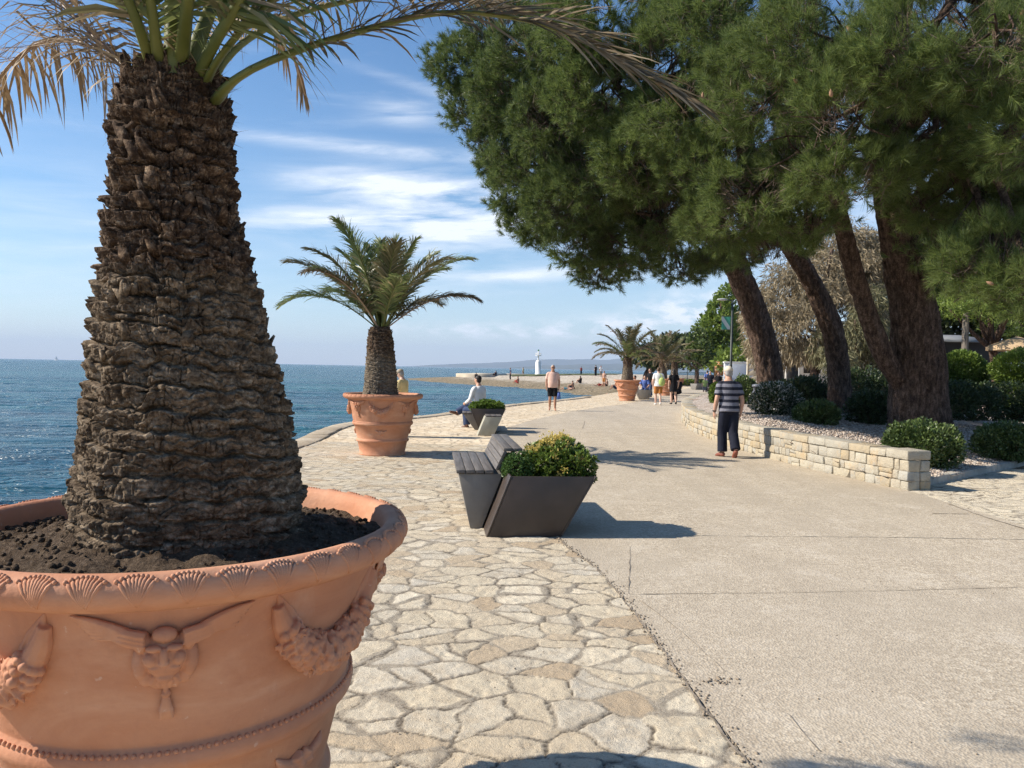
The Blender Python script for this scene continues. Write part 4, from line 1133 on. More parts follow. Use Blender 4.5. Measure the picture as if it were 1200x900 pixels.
make_palm('young date palm alone against open sea, in the second nearest pot', p2 + np.array([-.05, 0, 1.05]), 21, TR, 26, 1.98, lo_el=35, leafw=.022, nleaf=84, leaf=.36, dry=.15)
p3 = pot_at(736, 470, 'terracotta pot beside the beach bathers, first of the far pots', 1.2)
make_palm('far date palm at the edge of the beach, left of the other far palms', p3 + np.array([0, 0, 1.05]), 22, TR, 24, 2.05, lo_el=8, res=(120, 90), leafw=.034, nleaf=50, leaf=.38, dry=.45)
p4 = pot_at(781, 464, 'far terracotta pot half hidden behind the couple walking away', .2)
make_palm('far date palm rising right behind the walking couple', p4 + np.array([-.2, 0, 1.05]), 23, TR, 24, 2.2, lo_el=2, res=(120, 90), leafw=.036, nleaf=50, leaf=.38, dry=.6)
p5 = pot_at(792, 461, 'farthest terracotta pot, hidden by the woman in black', .9)
make_palm('farthest date palm, its trunk just right of the one behind the couple', p5 + np.array([-.05, 0, 1.05]), 24, TR, 22, 2.2, lo_el=2, res=(100, 70), leafw=.036, nleaf=46, leaf=.38, dry=.6)
# ================================================================== TREES AND SHRUBS
def rand_unit(n):
    v = rng.normal(0, 1, (n, 3)); return norm(v)
def tufts(mb, C, A, n_need, ln, wd, shoot=.12, mi=0, spread=(22, 78)):
    """bunches of needles: C centres (k,3), A shoot axes (k,3)."""
    k = len(C)
    t = rng.random((k, n_need)) ** .7
    b = np.radians(rng.uniform(spread[0], spread[1], (k, n_need)) * (1.05 - .45 * t))
    p = rng.normal(0, 1, (k, n_need, 3)); p = norm(p - (p * A[:, None]).sum(-1, keepdims=True) * A[:, None])
    D = A[:, None] * np.cos(b)[..., None] + p * np.sin(b)[..., None]
    B = C[:, None] + A[:, None] * (t * shoot)[..., None]
    W = norm(np.cross(D, rng.normal(0, 1, (k, n_need, 3)))) * (wd * rng.uniform(.7, 1.3, (k, n_need)))[..., None] * .5
    T = B + D * (ln * rng.uniform(.7, 1.15, (k, n_need)))[..., None]
    V = np.stack([B - W, B + W, T], 2).reshape(-1, 3)
    mb.add(V, np.arange(len(V)).reshape(-1, 3), mi)
def leaves(mb, C, D, size, asp=.5, mi=0, fold=.25):
    """rhombic folded leaves at C pointing along D."""
    k = len(C); s = (size * rng.uniform(.65, 1.25, k))[:, None]
    W = norm(np.cross(D, rng.normal(0, 1, (k, 3)))); U = np.cross(W, D)
    m_ = C + D * s * .5
    V = np.stack([C, m_ + W * s * asp * .5 + U * s * fold * .3, C + D * s, m_ - W * s * asp * .5 + U * s * fold * .3], 1).reshape(-1, 3)
    mb.add(V, np.arange(len(V)).reshape(-1, 4), mi)
def shell_points(c, r3, n, lo=.7, hi=1.03, seed=0, clump=1.6, cut=.42, upper=None):
    """points in an uneven shell of an ellipsoid, thinned by noise so that it has gaps."""
    u = rand_unit(int(n * 2.4))
    if upper is not None: u = u[u[:, 2] > upper]
    p = np.asarray(c) + u * np.asarray(r3) * (rng.uniform(lo, hi, len(u)) * (.86 + .3 * vnoise(u[:, 0] * 2.3 + seed, u[:, 1] * 2.3, u[:, 2] * 2.3, seed)))[:, None]
    k = vnoise(p[:, 0] * clump, p[:, 1] * clump, p[:, 2] * clump, seed + 3) > cut
    p, u = p[k], u[k]
    return p[:n], u[:n]
def bark_tube(P, Rr, n, m_, seed, ridges=16, amp=.03, flare=0.0):
    P = smooth_path(P, m_); Rr = np.interp(np.linspace(0, 1, m_), np.linspace(0, 1, len(Rr)), Rr)
    Rr = Rr * (1 + flare * np.exp(-np.linspace(0, 1, m_) * 14))
    V, F = tube(P, Rr, n, caps=False)
    Q = V.reshape(m_, n, 3) - P[:, None]
    th = np.linspace(0, 2 * np.pi, n, endpoint=False)[None]; s = (np.linspace(0, np.linalg.norm(np.diff(P, axis=0), axis=1).sum(), m_))[:, None]
    cx, cy = np.cos(th), np.sin(th)
    q = fbm(cx * ridges * .35 + 5, cy * ridges * .35, s * 1.6, seed, 4, .6)
    rid = 1 - np.abs(q - .5) * 5; rid = np.clip(rid, 0, 1)
    brk = fbm(cx * 3, cy * 3, s * 7, seed + 4, 3)
    d = -amp * rid ** 2 * 1.2 + (brk - .5) * amp * 1.4 + (fbm(cx * 1.2, cy * 1.2, s * .8, seed + 9, 2) - .5) * amp * 4
    lobes_ = np.cos(th * 5 + seed) * flare * .5 * np.exp(-s * 2.2) * Rr[:, None] if flare else 0
    V = (P[:, None] + Q * (1 + (d + lobes_) / np.maximum(Rr[:, None], .02))[..., None]).reshape(-1, 3)
    return V, F

PINE_A = leafmat('pine_needles', (.072, .118, .030), (.225, .275, .085), .5, .46, .3)
PINE_B = leafmat('pine_needles_deep', (.060, .100, .028), (.19, .235, .074), .5, .42, .3)
m = NT('pine_bark'); c = m.coord('Object', (1, 1, .35)); fine = m.noise(m.coord(), 40, 5, .7)
a = m.noise(c, 14, 6, .7)
m.bump(m.math('ADD', a, m.math('MULTIPLY', fine, .5)), 1.0, .05)
PBARK = m.out(m.ramp(m.math('ADD', m.math('MULTIPLY', a, .7), m.math('MULTIPLY', fine, .3)), [(.36, (.022, .016, .013)), (.49, (.085, .058, .045)), (.60, (.19, .13, .10)), (.72, (.34, .255, .205))]), .95, .1)
TWIG = simple('pine_twig', (.11, .08, .06), .9, .3)
CONE = simple('pine_cone', (.30, .17, .10), .8, .3)

# (px, py, distance, half width px, half height px) of each bough mass; a real distance for each one
BOUGH3 = [(548, 78, 18, 50, 36), (590, 45, 17, 56, 42), (556, 128, 18, 38, 36), (602, 110, 16.5, 56, 50), (578, 178, 18, 40, 32), (625, 190, 16.5, 56, 46), (604, 228, 18, 42, 26),
          (628, 262, 18, 44, 26), (668, 240, 16, 56, 46), (682, 288, 17, 46, 34), (706, 318, 17.5, 38, 22), (732, 290, 16.5, 46, 34), (762, 300, 18, 30, 24), (798, 314, 19, 36, 20), (826, 296, 18, 32, 22),
          (772, 252, 15.5, 56, 42), (700, 200, 15.2, 62, 52), (650, 140, 15.3, 60, 48), (640, 62, 15.5, 66, 52), (720, 250, 19, 60, 40), (680, 170, 20, 80, 60), (600, 150, 20, 50, 50), (860, 300, 20, 36, 22)]
BOUGH2 = [(705, 110, 14, 70, 56), (760, 180, 14, 64, 52), (720, 30, 13.5, 86, 56), (800, 62, 12.8, 84, 66), (806, 132, 12.6, 76, 60), (842, 202, 12.6, 72, 54), (850, 262, 13.2, 56, 34),
          (902, 292, 13.6, 50, 26), (860, 20, 11.5, 86, 60), (780, 240, 16.5, 70, 50), (860, 150, 15.5, 90, 70), (930, 240, 15.5, 70, 46)]
BOUGH1 = [(882, 228, 11.6, 62, 46), (932, 180, 10.6, 74, 56), (902, 100, 10.6, 84, 66), (962, 42, 9.6, 84, 66), (990, 132, 9.2, 82, 60), (1004, 204, 9.8, 62, 32), (944, 262, 11.6, 44, 24),
          (1066, 172, 10.4, 62, 48), (1136, 280, 10.4, 44, 40), (1150, 322, 9.8, 52, 30), (1172, 305, 9.2, 74, 48), (1210, 330, 8.8, 60, 40), (1138, 232, 10.8, 74, 52), (1072, 62, 8.6, 86, 66), (1168, 62, 8.0, 86, 66),
          (1204, 150, 8.2, 62, 52), (1120, 140, 12.5, 90, 60), (1020, 120, 13, 100, 80), (1190, 240, 12.5, 90, 60), (1128, 300, 14, 40, 34), (1094, 290, 12, 42, 46), (1078, 238, 11.5, 40, 30), (1110, 15, 9.5, 80, 50), (1190, 110, 10, 60, 50), (1060, -80, 12.6, 60, 50), (1200, 200, 10, 60, 50)]
OVER = [(760, -60, 14, 110, 60), (900, -70, 11.5, 120, 70), (1030, -60, 9.5, 120, 70), (1180, -60, 8.5, 120, 80), (620, -20, 17, 70, 40), (660, -60, 18, 100, 50), (1260, 40, 9, 110, 90), (1290, 200, 9.5, 110, 90), (1290, 330, 10, 90, 60), (820, -160, 15, 160, 80), (1050, -170, 12, 180, 90)]  # sparser boughs, mostly out of view, added so the crowns are partly shaded
def pine(label, loc, trunk_paths, boughs, extra, mat, seed):
    root = thing('pine_tree', label, 'pine tree', loc, 0, 'big pines leaning over the gravel bed')
    L0 = np.array(root.location)
    tp = []
    for k, (pts, rad, n, m_, fl) in enumerate(trunk_paths):
        V, F = bark_tube(np.array(pts) - L0, rad, n, m_, seed + k, amp=.032 if k == 0 else .018, flare=fl)
        MB().add(V, F).build('trunk' if k == 0 else 'limb', PBARK, root, smooth=False)
        tp.append(smooth_path(np.array(pts) - L0, 40))
    need, twig, cone = MB(), MB(), MB()
    fork = np.concatenate([t[22:] for t in tp])
    
    for bi, (px, py, d, rx, ry) in enumerate(boughs + extra):
        C = at(px, py, d) - L0; s = d / FPX
        r3 = np.array([rx * s, (rx + ry) * .5 * s * 1.05, ry * s]) * .93
        near = d < 13.5
        area = 4 * np.pi * ((r3[0] * r3[1]) ** 1.6 + (r3[0] * r3[2]) ** 1.6 + (r3[1] * r3[2]) ** 1.6) ** (1 / 1.6) / 3 ** (1 / 1.6)
        nt_ = int(area * (62 if near else 60)) if bi < len(boughs) else int(area * 18)
        p, u = shell_points(C, r3, nt_, .62, 1.06, seed + bi, 1.7, .43)
        A = norm(u * .75 + np.array([0, 0, .55]) + rng.normal(0, .45, u.shape))
        tufts(need, p, A, 64 if d < 11 else (50 if near else 38), .155 if near else .165, .0052 if d < 11 else (.0068 if near else .0105), .13)
        # shoots inside
        q = p - A * rng.uniform(.12, .35, len(p))[:, None] - u * .1
        W = norm(np.cross(A, rng.normal(0, 1, A.shape))) * .006
        V = np.stack([q - W, q + W, p + A * .10], 1).reshape(-1, 3); twig.add(V, np.arange(len(V)).reshape(-1, 3))
        if bi < len(boughs) and d < 12.5:
            for j in rng.integers(0, len(p), 2):
                e = p[j] + u[j] * .05
                cone.add(*tube([e, e + A[j] * .02, e + A[j] * .05, e + A[j] * .085], [.010, .022, .020, .004], 7))
        # the limb that carries this bough
        br = MB(); f = fork[np.argmin(np.linalg.norm(fork - C, axis=1) + .5 * np.abs(fork[:, 2] - C[2] + 1.0))]
        mid = (f + C) / 2 + np.array([rng.normal(0, .15), rng.normal(0, .15), rng.uniform(-.1, .5)])
        path = smooth_path(np.array([f, (f + mid) / 2 + rng.normal(0, .1, 3), mid, C]), 14)
        L_ = np.linalg.norm(C - f)
        br.add(*tube(path, np.linspace(min(.13, .03 + .02 * L_), .022, 14), 7))
        for j in range(7):
            e = C + rand_unit(1)[0] * r3 * .85; st = path[rng.integers(8, 14)]
            br.add(*tube(smooth_path(np.array([st, (st + e) / 2 + rng.normal(0, .1, 3), e]), 6), np.linspace(.018, .005, 6), 5))
        br.build('bough', PBARK, root)
    need.build('needle_crown', mat, root)
    tag(twig.build('twigs', TWIG, root), kind='stuff')
    if cone.V: tag(cone.build('cones', CONE, root, smooth=True), kind='stuff')
    return root
def P3(lst): return [at(x, y, d) for x, y, d in lst]
g1 = at(1076, 494, 15.2)
pine('thickest pine trunk, nearest the stone wall end, forked low on its left', g1,
     [(P3([(1078, 500, 15.2), (1076, 470, 15.2), (1074, 420, 15.1), (1068, 360, 15.0), (1058, 300, 14.8), (1046, 230, 14.4), (1040, 150, 13.8), (1050, 60, 13.0), (1060, -60, 12.5)]), [.55, .50, .44, .38, .335, .30, .26, .22, .16], 110, 340, .10),
      (P3([(1058, 452, 15.1), (1040, 425, 14.9), (1022, 385, 14.7), (1006, 335, 14.5), (996, 300, 14.3), (980, 240, 13.9), (950, 180, 13.2), (920, 90, 12.5)]), [.20, .19, .175, .165, .155, .145, .12, .09], 56, 220, 0),
      (P3([(1052, 260, 14.5), (1100, 215, 13.2), (1150, 195, 12.0), (1128, 160, 11.3), (1096, 122, 10.8)]), [.2, .17, .15, .12, .09], 26, 70, 0),
      (P3([(1040, 170, 13.8), (1090, 120, 12), (1130, 60, 10.5), (1160, 0, 9.5)]), [.2, .16, .12, .06], 24, 70, 0)],
     BOUGH1, OVER[3:4] + OVER[6:9], PINE_A, 101)
g2 = at(982, 486, 19.0)
pine('slim curved pine trunk standing between the two thicker pines', g2,
     [(P3([(982, 492, 19), (984, 455, 19), (982, 425, 18.9), (974, 385, 18.7), (955, 340, 18.4), (932, 300, 18.0), (900, 240, 17), (870, 160, 15.6), (850, 60, 14.5), (840, -40, 14)]), [.28, .265, .25, .24, .235, .22, .2, .18, .14, .1], 66, 260, .06),
      (P3([(900, 240, 17), (840, 190, 15.6), (780, 140, 14.6), (720, 100, 14)]), [.2, .15, .11, .06], 26, 80, 0)],
     BOUGH2, OVER[0:1], PINE_A, 202)
g3 = at(905, 478, 22.0)
pine('farthest leaning pine trunk, its boughs reaching out over the sea side', g3,
     [(P3([(906, 482, 22), (903, 450, 22), (896, 410, 21.9), (883, 365, 21.7), (868, 325, 21.4), (848, 285, 21), (810, 230, 20.2), (750, 170, 19.4), (690, 120, 18.6), (640, 70, 18)]), [.40, .37, .355, .34, .32, .29, .25, .2, .15, .09], 72, 260, .06),
      (P3([(848, 285, 21), (800, 262, 19.5), (745, 255, 18), (690, 250, 17)]), [.2, .15, .11, .06], 26, 80, 0)],
     BOUGH3, OVER[4:6], PINE_B, 303)

# ---- shrubs
BOX_L = leafmat('clipped_box_leaf', (.075, .125, .02), (.20, .28, .055), .45, .2, .4)
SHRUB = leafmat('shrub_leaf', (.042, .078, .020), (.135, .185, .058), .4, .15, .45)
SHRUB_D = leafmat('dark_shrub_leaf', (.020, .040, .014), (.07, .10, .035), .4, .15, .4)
SHRUB_W = leafmat('flowering_shrub_leaf', (.025, .050, .018), (.08, .11, .045), .4, .15, .4, c=(.62, .58, .50), cp=.70)
STEM = simple('shrub_stem', (.10, .07, .045), .9, .3)
def shrub(name, label, base, lobes, n, size, mat, cat='shrub', group=None, asp=.55, up=.35, seed=1, stem=True, cut=.36, jit=.5):
    """lobes: (dx, dy, dz, rx, ry, rz) from the base."""
    root = thing(name, label, cat, base, 0, group)
    mb, st = MB(), MB(); n = int(n * 3.2); size = size * 1.25
    tot = sum((l[3] * l[4] + l[3] * l[5] + l[4] * l[5]) for l in lobes)
    for k, l in enumerate(lobes):
        q = int(n * (l[3] * l[4] + l[3] * l[5] + l[4] * l[5]) / tot)
        p, u = shell_points(l[:3], l[3:], q, .72, 1.04, seed + k * 5, 2.2 / max(l[3], .2), cut)
        ok = p[:, 2] > .0; p, u = p[ok], u[ok]
        D = norm(u * .8 + np.array([0, 0, up]) + rng.normal(0, jit, u.shape))
        leaves(mb, p, D, size, asp)
        if stem:
            for j in range(9):
                e = np.array(l[:3]) + rand_unit(1)[0] * np.array(l[3:]) * .8; e[2] = max(e[2], .05)
                b = np.array([l[0] * .4 + rng.normal(0, .03), l[1] * .4 + rng.normal(0, .03), -.03])
                st.add(*tube(smooth_path(np.array([b, (b + e) / 2 + rng.normal(0, .03, 3), e]), 6), np.linspace(.012, .003, 6) * max(1, l[3] * 1.4), 5))
    mb.build('foliage', mat, root)
    if stem: st.build('stems', STEM, root)
    return root
def mound(px, py, d, rx, ry, seed, depth=1.0, nl=5, k=.75):
    """ground point and lobes for a mound that covers rx, ry photo pixels at distance d."""
    s = d / FPX; r = np.random.default_rng(seed)
    C = at(px, py + ry, d); b = np.array([C[0], C[1], C[2]])
    H = 2 * ry * s; W = rx * s
    lb = [(0, 0, H * .5, W * .82, W * .8 * depth, H * .5)]
    for j in range(nl):
        a = j * 2 * math.pi / nl + r.uniform(0, .5)
        lb.append((math.cos(a) * W * .5, math.sin(a) * W * .5 * depth, H * r.uniform(.34, .5), W * .5, W * .5, H * r.uniform(.36, .5)))
    return b, lb
GB = 'low shrubs planted in the gravel bed'
b, lb = mound(1082, 513, 12.4, 44, 26, 1, .85, 6); b[2] = float(bed_z(b[0], b[1])); shrub('shrub', 'sunlit rounded green shrub right behind the near end of the stone wall', b, lb, 5200, .045, SHRUB, group=GB, seed=3)
b, lb = mound(1178, 507, 13.8, 36, 22, 2, 1.1, 6); b[2] = float(bed_z(b[0], b[1])); shrub('shrub', 'low shaded shrub at the right edge of the gravel bed', b, lb, 5200, .045, SHRUB, group=GB, seed=4)
b, lb = mound(957, 480, 16.2, 27, 13, 3, .9, 5); b[2] = float(bed_z(b[0], b[1])); shrub('shrub', 'small flat sunlit shrub left of the thickest pine', b, lb, 3000, .05, SHRUB, group=GB, seed=5)
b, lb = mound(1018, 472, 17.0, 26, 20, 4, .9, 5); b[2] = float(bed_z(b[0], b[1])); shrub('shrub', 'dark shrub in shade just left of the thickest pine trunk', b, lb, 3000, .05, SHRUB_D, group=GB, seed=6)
b, lb = mound(908, 467, 17.6, 31, 20, 5, .9, 6); b[2] = float(bed_z(b[0], b[1])); shrub('flowering_shrub', 'shrub sprinkled with whitish blossom right of the man in the striped shirt', b, lb, 4600, .045, SHRUB_W, group=GB, seed=7)
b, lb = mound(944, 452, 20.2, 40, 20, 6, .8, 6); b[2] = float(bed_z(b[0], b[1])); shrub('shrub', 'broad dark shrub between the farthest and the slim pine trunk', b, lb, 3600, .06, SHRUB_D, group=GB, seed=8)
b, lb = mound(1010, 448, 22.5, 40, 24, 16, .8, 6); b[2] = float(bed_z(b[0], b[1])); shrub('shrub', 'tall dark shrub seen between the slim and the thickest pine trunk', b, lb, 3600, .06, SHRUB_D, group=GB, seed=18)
b, lb = mound(839, 460, 24.0, 8, 12, 7, 1, 3); b[2] = float(bed_z(b[0], b[1])); shrub('shrub', 'small upright green shrub by the left shoulder of the man in stripes', b, lb, 1400, .06, BOX_L, group=GB, seed=9)
b, lb = mound(872, 452, 24.0, 16, 16, 8, 1, 4); b[2] = float(bed_z(b[0], b[1])); shrub('shrub', 'green shrub against the pale slatted screen', b, lb, 1800, .06, SHRUB, group=GB, seed=10)
b, lb = mound(1125, 430, 20.0, 29, 22, 9, 1, 6); shrub('clipped_shrub', 'bright clipped dome of box right of the thickest pine', np.array([b[0], b[1], .62]), [(0, 0, 1.15, .62, .6, .50), (0, 0, .6, .5, .5, .6)], 7000, .055, BOX_L, group='clipped box domes', seed=11, cut=.0, jit=.3)
b, lb = mound(1196, 430, 19.0, 30, 22, 10, 1, 6); shrub('clipped_shrub', 'bright clipped dome of box at the right edge of the view', np.array([b[0], b[1], .62]), [(0, 0, 1.2, .62, .6, .48), (0, 0, .6, .5, .5, .6)], 7000, .055, BOX_L, group='clipped box domes', seed=12, cut=.0, jit=.3)
C = at(1150, 470, 18.0)
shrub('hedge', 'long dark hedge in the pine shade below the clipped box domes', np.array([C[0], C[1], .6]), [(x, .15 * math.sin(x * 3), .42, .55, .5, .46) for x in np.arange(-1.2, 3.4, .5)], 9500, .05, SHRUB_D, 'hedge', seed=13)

# ---- trees farther back
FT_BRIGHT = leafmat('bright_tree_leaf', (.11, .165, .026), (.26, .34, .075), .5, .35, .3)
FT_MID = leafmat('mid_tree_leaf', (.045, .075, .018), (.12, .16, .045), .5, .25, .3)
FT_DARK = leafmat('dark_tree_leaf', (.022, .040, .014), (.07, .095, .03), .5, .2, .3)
TAM = leafmat('tamarisk_plume', (.18, .145, .085), (.40, .33, .22), .7, .25, .2)
TAM_G = leafmat('tamarisk_green_plume', (.09, .095, .045), (.26, .24, .14), .7, .25, .2)
def tree(name, label, px, d, zb, lobes, dens, size, mat, seed, asp=.6, group=None, tr=.18, hang=False, cat='tree', up=.3):
    """lobes (px, py, dist, rx, ry)."""
    X = (px - 600) / FPX * d
    root = thing(name, label, cat, (X, d, zb), 0, group); L0 = np.array(root.location)
    fol, wood = MB(), MB()
    allc = []
    for k, (x, y, dd, rx, ry) in enumerate(lobes):
        c_ = at(x, y, dd) - L0; s = dd / FPX; r3 = np.array([rx * s, (rx + ry) * .5 * s, ry * s]); allc.append(c_)
        area = 4 * (r3[0] * r3[2] + r3[0] * r3[1] + r3[1] * r3[2])
        p, u = shell_points(c_, r3, int(area * dens), .5, 1.08, seed + k * 3, 2.0 / max(.3, r3.mean()), .40)
        if hang:
            D = norm(u * .55 + np.array([0, 0, -.75]) + rng.normal(0, .35, u.shape))
        else: D = norm(u * .8 + np.array([0, 0, up]) + rng.normal(0, .5, u.shape))
        leaves(fol, p, D, size, asp)
    top = np.mean(allc, 0)
    H = max(c_[2] for c_ in allc)
    wood.add(*tube(smooth_path(np.array([[0, 0, -.1], [.03 * H, 0, H * .25], [top[0] * .5, top[1] * .5, H * .6], [top[0], top[1], H * .95]]), 16), np.linspace(tr, tr * .3, 16), 10))
    for c_ in allc:
        st = np.array([top[0] * .3, top[1] * .3, max(.3 * H, min(c_[2] * .6, H * .7))])
        wood.add(*tube(smooth_path(np.array([st, (st + c_) / 2 + rng.normal(0, .1 * H / 5, 3), c_]), 9), np.linspace(tr * .5, tr * .12, 9), 6))
    wood.build('trunk', PBARK, root, smooth=True)
    fol.build('crown', mat, root)
    return root
tree('tamarisk_tree', 'large feathery tan tree behind the slim pine', 950, 30, .6, [(905, 385, 29, 30, 45), (925, 345, 30, 36, 38), (958, 330, 31, 40, 40), (985, 372, 29, 34, 44), (945, 392, 28, 34, 34), (1005, 320, 31, 36, 36), (1018, 385, 30, 28, 40), (985, 290, 32, 40, 34), (1030, 300, 32, 34, 40)], 240, .30, TAM, 401, .12, hang=True, tr=.2)
tree('tamarisk_tree', 'smaller greenish feathery tree right of the slim pine', 1005, 27, .6, [(1000, 400, 27, 26, 30), (1022, 370, 27, 24, 36), (985, 425, 26, 18, 18), (1035, 420, 27, 16, 22), (965, 405, 27, 16, 20)], 240, .28, TAM_G, 402, .13, hang=True, tr=.14)
tree('tamarisk_tree', 'narrow brownish feathery tree left of the farthest pine trunk', 888, 34, .4, [(888, 400, 34, 14, 26), (882, 372, 34, 14, 20), (895, 430, 33, 10, 16)], 220, .30, TAM, 403, .13, hang=True)
tree('broadleaf_tree', 'tall bright green tree beside the street lamp', 838, 72, 0, [(845, 362, 72, 16, 14), (838, 385, 72, 22, 20), (826, 405, 72, 18, 16), (850, 400, 72, 20, 18), (842, 420, 71, 22, 14), (852, 345, 72, 11, 11), (862, 378, 73, 14, 18)], 60, .36, FT_BRIGHT, 404, tr=.3)
tree('broadleaf_tree', 'dark round tree on the left flank of the bright green one', 815, 68, 0, [(818, 400, 68, 10, 16), (812, 420, 68, 12, 12), (824, 415, 67, 12, 14)], 55, .36, FT_MID, 405, tr=.22)
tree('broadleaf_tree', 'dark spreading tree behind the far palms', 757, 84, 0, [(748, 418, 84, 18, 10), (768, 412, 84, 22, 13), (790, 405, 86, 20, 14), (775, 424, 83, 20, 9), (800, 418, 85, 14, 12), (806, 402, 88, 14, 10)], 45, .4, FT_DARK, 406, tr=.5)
tree('broadleaf_tree', 'low bright green tree below the street lamp banner', 866, 52, .2, [(862, 418, 52, 14, 10), (878, 412, 52, 12, 12), (848, 424, 52, 10, 8)], 30, .4, FT_BRIGHT, 407, tr=.14)
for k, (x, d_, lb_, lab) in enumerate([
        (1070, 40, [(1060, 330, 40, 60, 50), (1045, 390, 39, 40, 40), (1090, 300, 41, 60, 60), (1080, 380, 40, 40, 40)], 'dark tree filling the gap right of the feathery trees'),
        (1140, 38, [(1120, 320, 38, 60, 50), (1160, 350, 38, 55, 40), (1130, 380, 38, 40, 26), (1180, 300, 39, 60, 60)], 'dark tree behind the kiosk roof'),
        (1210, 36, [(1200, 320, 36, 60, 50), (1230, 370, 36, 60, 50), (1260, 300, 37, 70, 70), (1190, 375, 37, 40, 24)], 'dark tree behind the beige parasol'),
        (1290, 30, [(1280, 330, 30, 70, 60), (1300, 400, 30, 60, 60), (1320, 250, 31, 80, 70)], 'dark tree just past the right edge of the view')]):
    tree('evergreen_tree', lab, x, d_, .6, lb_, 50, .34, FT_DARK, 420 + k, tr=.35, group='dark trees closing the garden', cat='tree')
tree('cedar_tree', 'sunlit light green cedar boughs over the kiosk', 1165, 25, .6, [(1112, 362, 24, 30, 10), (1150, 366, 24, 36, 11), (1188, 362, 23, 30, 12), (1130, 352, 25, 36, 9), (1200, 350, 24, 34, 12), (1178, 385, 25, 26, 8)], 260, .12, FT_BRIGHT, 430, tr=.2, asp=.3)
# ================================================================== STREET FURNITURE
PL_METAL = simple('planter_metal', (.055, .040, .032), .42, .2, 5, .5, 0.0, .12, 90)
BN_METAL = simple('bench_metal', (.20, .185, .165), .5, .12, 6, .4)
BN_LIGHT = simple('bench_pale_panel', (.36, .345, .28), .55, .1, 6, .35)
m = NT('bench_planks'); c = m.coord('Object', (14, .8, 14))
a = m.noise(c, 3.0, 6, .6)
m.bump(a, .3, .004)
PLANK = m.out(m.ramp(a, [(.3, (.085, .074, .066)), (.55, (.135, .12, .108)), (.75, (.20, .18, .16))]), .55, .4)
def extr(poly, y0, y1):
    """polygon in X,Z pushed along Y."""
    p = np.asarray(poly, float); n = len(p)
    V = np.concatenate([np.c_[p[:, 0], np.full(n, y0), p[:, 1]], np.c_[p[:, 0], np.full(n, y1), p[:, 1]]])
    j = np.arange(n); j2 = (j + 1) % n
    return V, [np.arange(n)[None], (np.arange(n) + n)[::-1][None], np.stack([j2, j, j + n, j2 + n], -1)]
def part(parent, name, mat, polys, bev=.006):
    mb = MB()
    for poly, y0, y1 in polys: mb.add(*extr(poly, y0, y1))
    o = mb.build(name, mat, parent)
    if bev: bevel(o, bev)
    return o
def open_box(parent, bl, br, tl, tr, h, y0, y1, mat, t=.018):
    """a sheared trough with an open top: slanted sides and two end plates."""
    part(parent, 'side_panel', mat, [([(bl, .0), (bl + t, .0), (tl + t, h), (tl, h)], y0, y1)], .003)
    part(parent, 'side_panel', mat, [([(br - t, .0), (br, .0), (tr, h), (tr - t, h)], y0, y1)], .003)
    def ins(z): return (bl + (tl - bl) * z / h + t + .002, br + (tr - br) * z / h - t - .002)
    a0, a1 = ins(0); b0, b1 = ins(h)
    for (q0, q1) in ((y0 + .004, y0 + t), (y1 - t, y1 - .004)):
        part(parent, 'end_panel', mat, [([(a0, .0), (a1, .0), (b1, h - .003), (b0, h - .003)], q0, q1)], .002)
    z = h - .07; a0, a1 = ins(z); b0, b1 = ins(z - .05)
    part(parent, 'soil', SOIL, [([(b0, z - .05), (b1, z - .05), (a1, z), (a0, z)], y0 + t + .002, y1 - t - .002)], 0)
U1 = thing('bench_planter', 'dark slanted planter with a plank bench behind it, nearest on the paving', 'bench', (0.1, 8.0, 0), 0, 'benches with planters')
ox, oy = .1, 8.0
open_box(U1, -.27 - ox, .447 - ox, -.055 - ox, .774 - ox, .575, 7.1 - oy, 7.92 - oy, PL_METAL)
part(U1, 'bench_body', BN_METAL, [([(-.40 - ox, 0), (-.285 - ox, 0), (-.085 - ox, .54), (-.525 - ox, .54)], 7.50 - oy, 9.05 - oy)], .004)
part(U1, 'bench_foot', BN_METAL, [([(-.27 - ox, 0), (.10 - ox, 0), (.06 - ox, .70), (-.02 - ox, .70), (-.07 - ox, .52)], 7.95 - oy, 8.0 - oy), ([(-.27 - ox, 0), (.10 - ox, 0), (.06 - ox, .70), (-.02 - ox, .70), (-.07 - ox, .52)], 8.9 - oy, 8.95 - oy)], .003)
for k in range(4):
    x0 = -.545 - ox + k * .093
    part(U1, 'seat_plank', PLANK, [([(x0, .545), (x0 + .087, .545), (x0 + .087, .58), (x0, .58)], 7.48 - oy, 9.06 - oy)], .004)
for k in range(3):
    t0, t1 = k / 3 + .01, (k + 1) / 3 - .01
    f = lambda t: (-.165 - ox + t * .085, .585 + t * .19)
    (xa, za), (xb, zb) = f(t0), f(t1); n_ = (.030, -.0134)
    part(U1, 'backrest_plank', PLANK, [([(xa, za), (xa + n_[0], za + n_[1]), (xb + n_[0], zb + n_[1]), (xb, zb)], 7.48 - oy, 9.06 - oy)], .004)
for k in range(2):
    x0 = -.085 - ox + k * .096
    part(U1, 'top_plank', PLANK, [([(x0, .765), (x0 + .09, .765), (x0 + .09, .798), (x0, .798)], 7.48 - oy, 9.06 - oy)], .004)

